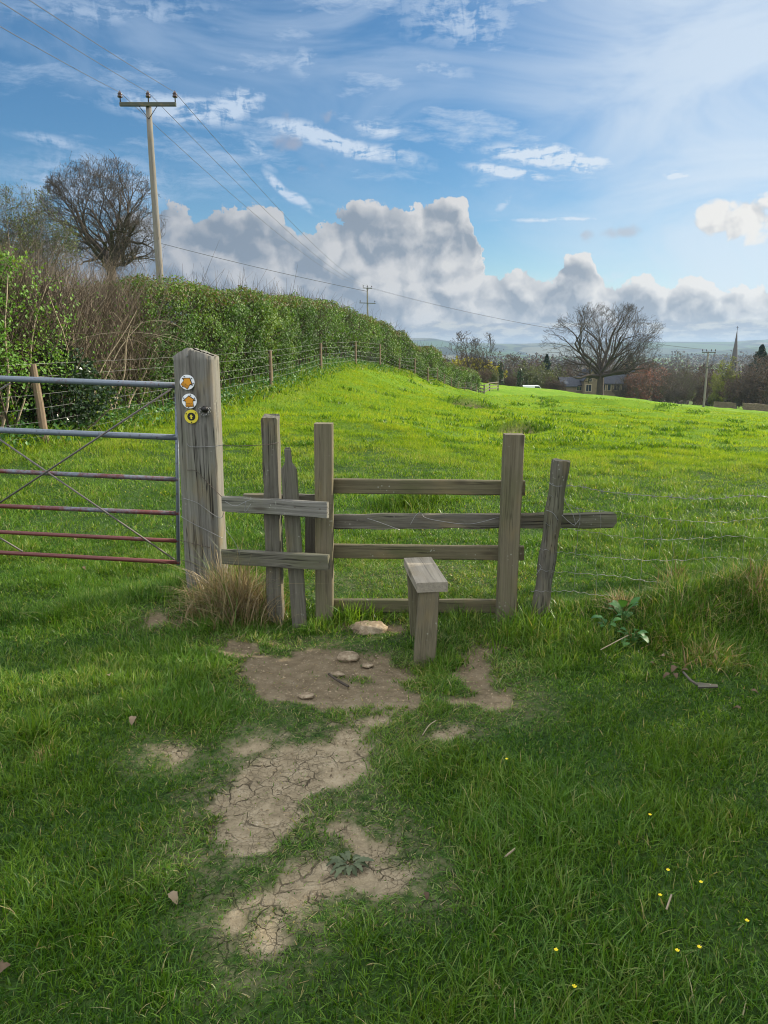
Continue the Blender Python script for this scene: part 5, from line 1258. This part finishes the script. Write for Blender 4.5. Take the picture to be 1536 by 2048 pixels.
def church():
    t = P(1474.5, 660, 620); g = on(t[0], 620); root = empty('church', g, 'slender stone church spire with a cross above the distant trees', 'church'); zb = P(1474, 742, 620)[2]
    th = np.arange(8)*math.pi/4+.39; rb = 3.3; V = np.array([(t[0]+rb*math.cos(a), 620+rb*math.sin(a), zb) for a in th]+[(t[0]+.12*math.cos(a), 620+.12*math.sin(a), t[2]) for a in th]); mb = MB(); mb.add(V, [np.array([[i, (i+1) % 8, 8+(i+1) % 8, 8+i] for i in range(8)]), np.array([[8+i for i in range(8)]])], V); mb.build('spire', M_spire, root)
    mb = MB(); box(mb, (t[0], 620, (zb+g[2])/2-.5), (7.6, 7.6, zb-g[2]+1)); 
    for sx in (-1, 1):
        for sy_ in (-1, 1): V, pl = tube([(t[0]+sx*3.3, 620+sy_*3.3, zb), (t[0]+sx*3.3, 620+sy_*3.3, zb+3.5)], [.6, .05], 6); mb.add(V, pl, V)
    mb.build('tower', M_spire, root); mb = MB(); box(mb, (t[0]+14, 620, g[2]+5), (22, 9, 10)); mb.build('nave', M_spire, root)
    mb = MB(); box(mb, (t[0], 620, t[2]+1.6), (.28, .28, 3.2)); box(mb, (t[0], 620, t[2]+2.0), (1.7, .24, .28)); mb.build('cross', M_black, root)
    for i in range(2):
        a = zb+6-i*3.2; mb = MB(); box(mb, (t[0], 620-3.3*(1-(a-zb)/(t[2]-zb))-.05, a), (.9, .5, 1.6)); mb.build('spire_light', M_black, root)
church()
def rails():
    root = empty('rail_fence', on(P(985, 775, 93)[0], 93), 'weathered wooden rail fence across the end of the long hedge', 'fence')
    pts = [P(957, 789, 90), P(968, 786, 90.5), P(979, 778, 97), P(996, 775, 103)]; pts = [on(p[0], p[1]) for p in pts]
    for i, p in enumerate(pts): beam_obj('post', W_post, root, p-[0, 0, .3], p+[0, 0, 1.25 if i < 3 else 1.9], .16, .14, n=3)
    for h in (.35, .72, 1.1):
        for a, b in zip(pts[:-1], pts[1:]): beam_obj('rail', W_post, root, a+[0, -.1, h], b+[0, -.1, h], .13, .06, n=3)
rails()
def walls():
    for (x0, x1, Y, py, lab) in ((1428, 1470, 128, 812, 'low dry stone wall below the willow at the field edge'), (1485, 1600, 118, 818, 'grey dry stone wall at the right edge of the field')):
        a = P(x0, py, Y); b = P(x1, py+6, Y-4); g = on((a[0]+b[0])/2, Y); root = empty('stone_wall', g, lab, 'wall'); mb = MB(); n = 40
        r2 = np.random.default_rng(x0); 
        for i in range(n):
            for j in range(5):
                u = (i+.5*(j % 2)+.5)/n; x = a[0]+(b[0]-a[0])*u; y = a[1]+(b[1]-a[1])*u; zz = on(x, y)[2]-.1+j*.26; V = np.array([(p, q_, r_) for p in (-1, 1) for q_ in (-1, 1) for r_ in (-1, 1)])*np.array([(b[0]-a[0])/n*.55, .22, .15])*(1+r2.normal(0, .06, (8, 3))); mb.add(V+[x, y, zz], [np.array([[0, 1, 3, 2], [4, 6, 7, 5], [0, 4, 5, 1], [2, 3, 7, 6], [0, 2, 6, 4], [1, 5, 7, 3]])], V+[x, y, zz])
        mb.build('stonework', M_stone, root)
walls()
# ================================================================== small things on the ground
def dry_clump(name, c, rx, ry, n, hgt, label, lean=.7, matl=None):
    x = c[0]+rng.normal(0, rx, n); y = c[1]+rng.normal(0, ry, n); h = hgt*(.25+1.05*rng.random(n)**1.4)*np.exp(-((x-c[0])/rx/2.6)**2)*(.6+.8*fbm(x*22, y*22, 2))
    tt_ = rng.random(n)**.8*.95
    if matl is None: tt_[rng.random(n) < .12] = 1.0
    V, F_, at = blades(x, y, h, .0030*(.5+rng.random(n)), tt_, rng.random(n)*6.28, lean*(.1+1.9*rng.random(n)**1.3), 3, None)
    o = make_obj(name, V, F_, matl or M_straw, attrs=at, smooth=True, loc=on(*c)); return tag(o, label, 'dry grass' if matl is None else 'grass tuft')
q = P(468, 1200, 4.32); dry_clump('dry_grass_clump', (q[0], 4.36), .125, .07, 2000, .42, 'tangled clump of dead brown grass between gatepost and stile', .55)
q = P(420, 1210, 4.4); dry_clump('dry_grass_clump', (q[0], 4.42), .07, .05, 700, .26, 'dead grass stems against the foot of the gatepost')
q = G(1420, 1320); dry_clump('dry_grass_clump', (q[0], q[1]), .12, .08, 380, .12, 'bleached straw on the bank face at the right', 1.0)
q = P(1248, 1190, 4.1); dry_clump('dry_grass_clump', (q[0], 4.12), .04, .03, 260, .16, 'small upright tuft of straw on the bank top')
q = G(85, 1520); dry_clump('dry_grass_clump', (q[0], q[1]), .03, .02, 160, .05, 'little flattened tuft of straw in the left grass', 1.1)
q = P(1390, 1235, 4.1); dry_clump('dry_grass_clump', (q[0], 4.05), .20, .05, 300, .10, 'rough brown grass along the crest of the right bank', .9)
q = G(1330, 1270); dry_clump('dry_grass_clump', (q[0], q[1]), .2, .10, 350, .08, 'brown matted grass on the near side of the bank', 1.1)
for px, py, lab in ((1505, 1190, 'withered dock stems near the right edge fence'), (1350, 1180, 'withered stalks behind the bank under the netting')):
    q = G(px, py); dry_clump('dry_grass_clump', (q[0], q[1]), .07, .05, 220, .22, lab)
for px, py, rx, n, h, lab in ((632, 1262, .05, 350, .10, 'green tuft right of the foot of the lifting board'), (885, 1332, .07, 700, .09, 'green tuft hiding the foot of the step leg'), (1050, 1265, .14, 1300, .16, 'long green tuft between stile post and leaning post'), (700, 1235, .14, 1100, .13, 'green fringe growing under the bottom rail'),
                              (515, 1245, .05, 500, .15, 'long green tuft beside the dead grass clump'), (70, 1470, .06, 700, .11, 'bright green tuft in the left foreground'), (820, 1003, .22, 1600, .20, 'dark grass tussock seen through the stile rails'), (360, 1190, .13, 1200, .16, 'green tuft left of the gatepost foot')):
    q = G(px, py); dry_clump('grass_tuft', (q[0], q[1]), rx, rx*.7, n, h, lab, .6, M_blade)

def stone_obj(name, px, py, w_, d, h, label, seed, m, sink=.35):
    c = G(px, py); n, k = 18, 12; V = []
    for i in range(k+1):
        ph = math.pi*i/k
        for j in range(n):
            th = 2*math.pi*j/n; v = Vector((math.sin(ph)*math.cos(th), math.sin(ph)*math.sin(th), math.cos(ph))); nz = mnoise.fractal(v*1.6+Vector((seed, seed, 0)), .8, 2.0, 4); r = 1+.28*nz
            V.append((c[0]+v.x*r*w_, c[1]+v.y*r*d, c[2]+h*(max(min(v.z*r, .75), -1))+h*(1-sink)*.2))
    q = [[i*n+j, i*n+(j+1) % n, (i+1)*n+(j+1) % n, (i+1)*n+j] for i in range(k) for j in range(n)]
    o = make_obj(name, V, [np.array(q)], m, smooth=True, loc=c); return tag(o, label, 'stone')
def m_rock(w):
    tc = w.node('ShaderNodeTexCoord'); n = w.noise(tc.outputs['Object'], 9, 7, .7); n2 = w.noise(tc.outputs['Object'], 40, 4, .7)
    return principled(w, w.ramp(w.m('ADD', w.m('MULTIPLY', n, .6), w.m('MULTIPLY', n2, .4)), [(.34, (.12, .09, .055)), (.5, (.26, .20, .13)), (.65, (.40, .33, .23))]), .9, bumpn(w, n, 1.0, .03), spec=.15)
M_rock = mat('limestone', m_rock)
stone_obj('stone', 738, 1262, .105, .075, .05, 'pale flat stone set in the ground under the bottom rail', 1, M_rock)
stone_obj('stone', 697, 1315, .060, .05, .025, 'smaller pale stone in the worn soil before the stile', 2, M_rock)
stone_obj('stone', 675, 1350, .034, .022, .014, 'small broken stone beside the dark stick', 3, M_rock)
stone_obj('stone', 612, 1392, .04, .025, .012, 'pale stone chip half buried in the worn soil', 5, M_rock)
stone_obj('stone', 735, 1333, .035, .02, .012, 'narrow stone chip right of the middle stone', 6, M_rock)
for i, (px, py, lab) in enumerate([(706, 1350, 'tiny white pebble right of the stick'), (752, 1312, 'tiny white pebble near the step leg'), (700, 1462, 'tiny white pebble on the thin path turf'), (558, 1520, 'white chip on the cracked mud'), (598, 1590, 'white chip low on the cracked mud'), (590, 1538, 'white chip in the middle of the cracked mud')]):
    stone_obj('pebble', px, py, .0065, .005, .004, lab, 20+i, M_rock)
def stick(pts, r, m, label, cat='stick', dz=.008):
    q = [G(a, b)+[0, 0, dz] for a, b in pts]; return thing_tube('stick', m, spline(q, 4), r, label, cat, k=6)
stick([(658, 1352), (675, 1364), (697, 1377)], .0065, M_bark, 'dark stick lying on the worn soil before the stile')
stick([(1008, 1742), (1030, 1723)], .0035, M_pale, 'short pale stick in the right foreground grass', dz=.045)
stick([(1330, 1850), (1340, 1820)], .003, M_pale, 'short pale straw stem at the lower right', dz=.05)
stick([(1365, 1358), (1380, 1372), (1395, 1382)], .006, M_bark2, 'grey twig lying by the broken wood on the bank', dz=.03)
stick([(845, 1480), (858, 1462), (872, 1450)], .0022, M_pale, 'curved pale straw lying on the thin turf', dz=.02)
stick([(1200, 1320), (1235, 1300), (1255, 1290)], .003, M_pale, 'thin straw stem below the broad-leaved weeds', dz=.05)
def woodchip():
    c = G(1413, 1384)+[0, 0, .03]; mb = MB(); beam(mb, c+[-.045, .0, .0], c+[.045, -.012, .004], .022, .010, face=(0, -.4, 1), n=8, rough=.005, ch=.003); o = mb.build('rotten_wood', W_post, None, loc=c); tag(o, 'split piece of pale rotten wood in the grass below the bank', 'wood')
woodchip()
# broad leaved plants
M_dusty = leafmat('dusty_leaf', [(0, (.05, .068, .03)), (.6, (.09, .11, .055)), (1, (.15, .165, .10))], .1, .7)
def big_leaf(mb, base, dirv, L, W, curl=.4, fold=.15, seg=7, jag=.0, up=.8):
    d = np.array(dirv, float); d[2] = 0; d /= np.linalg.norm(d)+1e-9; side = np.array([-d[1], d[0], 0]); V = []
    for i in range(seg+1):
        t = i/seg; w_ = W*math.sin(math.pi*min(t*.93+.05, 1))**.75*(1+jag*(i % 2)); c = base+d*L*t*(1-.15*curl*t)+np.array([0, 0, 1])*L*(up*t-curl*1.6*t*t)
        for s_ in (-1, 0, 1): V.append(c+side*s_*w_+np.array([0, 0, fold*abs(s_)*w_]))
    q = [[i*3+j, i*3+j+1, (i+1)*3+j+1, (i+1)*3+j] for i in range(seg) for j in range(2)]; mb.add(np.array(V), [np.array(q)])
def weed(name, px, py, n, L, W, up, label, cat, spread=.04, jag=.0, curl=.4, m=None, h=0):
    c = G(px, py); root = empty(name, c, label, cat)
    for i in range(n):
        a = i*2.4+rng.random()*.8; mb = MB(); l_ = L*(.6+.6*rng.random()); lb = c+np.array([math.cos(a)*spread*(.3+rng.random()), math.sin(a)*spread*(.3+rng.random()), .006+h*rng.random()])
        if h: V, pl = tube([c+[0, 0, -.01], (c+lb)/2+[0, 0, .01], lb], .0018, 4); mb.add(V, pl)
        big_leaf(mb, lb, (math.cos(a), math.sin(a), 0), l_, W*l_/L, curl*(.7+.6*rng.random()), .12, 8 if jag else 7, jag, up*(.6+.8*rng.random()))
        V = np.concatenate(mb.V); make_obj('leaf', V, [np.concatenate(v) for v in mb.P.values()], m or M_broad, root, {'tint': np.full(len(V), rng.random()*.8)}, True)
    return root
weed('thistle_rosette', 700, 1730, 24, .052, .0065, .6, 'flat grey green rosette of jagged leaves on the muddy path', 'weed', .018, .6, .45, M_dusty)
weed('dock_plant', 1213, 1268, 11, .05, .020, .8, 'broad-leaved weed with drooping leaves, left one of the pair on the bank', 'weed', .03, 0, .5, h=.10)
weed('dock_plant', 1262, 1290, 13, .052, .021, .8, 'broad-leaved weed with drooping leaves, right one of the pair on the bank', 'weed', .04, 0, .5, h=.09)
weed('dock_plant', 1245, 1250, 8, .06, .022, 1.2, 'young nettle-like weed above the right broad-leaved weed', 'weed', .03, .2, .4, h=.10)
weed('dock_plant', 798, 1222, 3, .07, .03, .5, 'single broad grey leaf under the bottom rail by the step', 'weed', .01, 0, .3, h=.03)
weed('dock_plant', 1090, 1305, 3, .06, .016, .6, 'small weed with narrow leaves below the leaning post', 'weed', .02, 0, .3)
# dead leaves, each lying on the turf
M_dead = leafmat('dead_leaf', [(0, (.08, .05, .03)), (.6, (.16, .11, .065)), (1, (.26, .20, .13))], .2, .8)
dl = [(968, 1278, 'curled dead leaf under the right stile post', 1), (1010, 1305, 'brown dead leaf below the right stile post', 1), (1322, 1325, 'rusty dead leaf high on the bank face', 1), (1352, 1345, 'pale dead leaf on the bank face', 1), (1340, 1362, 'pair of bleached leaves below the bank', .9),
      (1480, 1430, 'reddish dead leaf at the right edge', .9), (1500, 1395, 'withered leaf at the right edge above the reddish one', .9), (852, 1803, 'small tan leaf beside the lower mud patch', .5), (220, 1363, 'pale crumpled leaf in the left grass', .9), (270, 1448, 'flat dead leaf left of the path', 1), (340, 1808, 'orange brown leaf on the lower left bare patch', .9),
      (148, 1080, 'dry leaf in the grass under the gate', 1.2), (165, 1143, 'small dry leaf below the lowest gate bar', .9), (1300, 1340, 'small dark red leaf on the bank', .8), (1375, 1355, 'bleached leaf beside the grey twig', .9), (5, 1960, 'brown dead leaves at the lower left corner', .8)]
for i, (px, py, lab, s_) in enumerate(dl):
    c = G(px, py); mb = MB(); a = rng.random()*6.28
    big_leaf(mb, c+[0, 0, .03 if py > 1400 or px > 1200 or px < 400 else .012], (math.cos(a), math.sin(a), 0), .045*s_, .014*s_, .5, .5, 6, .25, .35); 
    if 'pair' in lab or 'leaves' in lab: big_leaf(mb, c+[.02, .01, .03], (math.cos(a+1.5), math.sin(a+1.5), 0), .04*s_, .013*s_, .5, .5, 6, .25, .5)
    V = np.concatenate(mb.V); o = make_obj('dead_leaf', V, [np.concatenate(v) for v in mb.P.values()], M_dead, None, {'tint': np.full(len(V), rng.random())}, True, loc=c); tag(o, lab, 'leaf')
# buttercups
M_petal = flat_mat('yellow_petal', (.75, .60, .02), .5)
def flower(c, h, r, label, tilt=0.3):
    root = empty('buttercup', c, label, 'flower'); top = c+np.array([.008, 0, h]); tube_obj('stem', M_stem, root, [c, (c+top)/2+[.003, 0, 0], top], .0012, 4)
    mb = MB()
    for k in range(5):
        a = k*1.2566; d = np.array([math.cos(a), math.sin(a), 0]); s_ = np.array([-d[1], d[0], 0]); V = np.array([top, top+d*r*.7+s_*r*.42+[0, 0, r*.35], top+d*r+[0, 0, r*.55], top+d*r*.7-s_*r*.42+[0, 0, r*.35]]); mb.add(V, [np.array([[0, 1, 2, 3]])])
    mb.build('petals', M_petal, root)
M_stem = flat_mat('green_stem', (.05, .14, .02), .6)
for px, py, lab in [(1104, 1934, 'buttercup at the bottom edge, left of the others'), (1345, 1936, 'buttercup low down, left one of two side by side'), (1389, 1928, 'buttercup low down, right one of two side by side'), (1484, 1877, 'bright buttercup near the lower right corner'), (1393, 1797, 'open yellow flower with spread petals at the right'),
                    (1312, 1822, 'small yellow bud above the low pair of buttercups'), (1328, 1770, 'small yellow bud high in the right foreground'), (1293, 1657, 'single yellow bud in the middle of the right grass'), (1008, 1544, 'pair-like yellow bud beside the thin path turf'), (1534, 1845, 'buttercup cut by the right edge of view'), (1140, 2010, 'drooping buttercup at the very bottom edge')]:
    flower(G(px, py), .05, .0062, lab)
def field_flowers():
    n = 520; Vs = []; px = []; 
    for (x0, x1, y0, y1, k) in ((1180, 1536, 930, 1130, 150), (1250, 1536, 900, 960, 60), (100, 350, 930, 1010, 70), (60, 340, 790, 880, 60), (440, 1000, 790, 960, 50), (1080, 1300, 930, 1000, 40)):
        for _ in range(k): px.append((rng.uniform(x0, x1), rng.uniform(y0, y1)))
    C = np.array([G(*p) for p in px]); C[:, 2] += .05+.04*rng.random(len(C)); sz = np.clip(C[:, 1]*.0011, .006, .02)*(.7+.5*rng.random(len(C)))
    V, q = leafcards(C, norm(rdir(len(C))*.5+[0, -.3, .8]), sz, 1.0); tag(make_obj('field_flowers', V, [q], M_petal), kind='stuff')
field_flowers()
# rough dark thistles and droppings dotting the far field
def tufts():
    n = 110; px = np.r_[rng.uniform(870, 1536, 80), rng.uniform(450, 1000, 30)]; py = np.r_[rng.uniform(795, 905, 80), rng.uniform(760, 900, 30)]; xs = []; ys = []
    for a, b in zip(px, py):
        q = G(a, b)
        if q[1] > 11: xs.append(q[0]); ys.append(q[1])
    xs = np.repeat(xs, 45); ys = np.repeat(ys, 45); k = len(xs); r_ = .05+.0035*ys; x = xs+rng.normal(0, 1, k)*r_*1.6; y = ys+rng.normal(0, 1, k)*r_
    V, F_, at = blades(x, y, (.05+.003*ys)*(.5+rng.random(k)), .006+.0007*ys, .45*rng.random(k), rng.random(k)*6.28, .3+.4*rng.random(k), 2, np.ones(k)*.25)
    tag(make_obj('grass', V, F_, M_blade, attrs=at), kind='stuff')
tufts()
def crumbs():   # loose soil crumbs and bits of straw on the bare earth
    n = 26000; y = 1.4+3.0*rng.random(n); x = (rng.random(n)*2-1)*1.6; D = dirt(x, y); k = D > .55*rng.random(n)+.25; x, y = x[k][:5200], y[k][:5200]; n = len(x)
    c = np.c_[x, y, gz(x, y)-.012*dirt(x, y)]; r_ = (.0016+.0055*rng.random(n)**3.2)
    u = np.array([(1, 0, 0), (0, 1, 0), (-1, 0, 0), (0, -1, 0), (0, 0, .8), (0, 0, -.6)], float); V = c[:, None]+u[None]*r_[:, None, None]*(1+.35*rng.normal(size=(n, 6, 1)))
    t = np.array([[0, 1, 4], [1, 2, 4], [2, 3, 4], [3, 0, 4], [1, 0, 5], [2, 1, 5], [3, 2, 5], [0, 3, 5]]); q = (np.arange(n)*6)[:, None, None]+t[None]
    m_ = mat('soil_crumb', lambda w: principled(w, w.ramp(w.noise(w.node('ShaderNodeNewGeometry').outputs['Position'], 60, 2, .6), [(.35, (.12, .09, .055)), (.65, (.34, .27, .17))]), .95))
    tag(make_obj('soil_crumbs', V.reshape(-1, 3), [q.reshape(-1, 3)], m_), kind='stuff')
    n = 1100; x = (rng.random(n)*2-1)*1.7; y = 1.5+2.8*rng.random(n); k = (worn(x, y) > .25); x, y = x[k], y[k]; n = len(x); a = rng.random(n)*6.28; L = .008+.035*rng.random(n)**2
    z = gz(x, y)+.003; P0 = np.c_[x, y, z]; P1 = P0+np.c_[np.cos(a)*L, np.sin(a)*L, .004*rng.random(n)]; V, q = prisms(P0, P1, np.full(n, .0009), np.full(n, .0007), 3)
    tag(make_obj('straw_litter', V, [q], M_straw, attrs={'tint': np.repeat(.2+.7*rng.random(n), 6), 'hgt': np.ones(n*6)}), kind='stuff')
crumbs()
# ================================================================== haze
def haze():
    x0, x1, y0, y1, z0, z1 = -12500, 12500, -60, 9500, -120, 130
    V = np.array([(x, y, z) for x in (x0, x1) for y in (y0, y1) for z in (z0, z1)]); q = np.array([[0, 1, 3, 2], [4, 6, 7, 5], [0, 4, 5, 1], [2, 3, 7, 6], [0, 2, 6, 4], [1, 5, 7, 3]])
    m = bpy.data.materials.new('haze'); m.use_nodes = True; w = NT(m.node_tree); w.n.clear(); out = w.node('ShaderNodeOutputMaterial'); v = w.node('ShaderNodeVolumePrincipled')
    v.inputs['Color'].default_value = (.33, .45, .60, 1); v.inputs['Density'].default_value = HAZE; v.inputs['Anisotropy'].default_value = .3; w.l.new(v.outputs[0], out.inputs['Volume'])
    tag(make_obj('haze', V, [q], m), kind='stuff')
HAZE = .00014
haze()
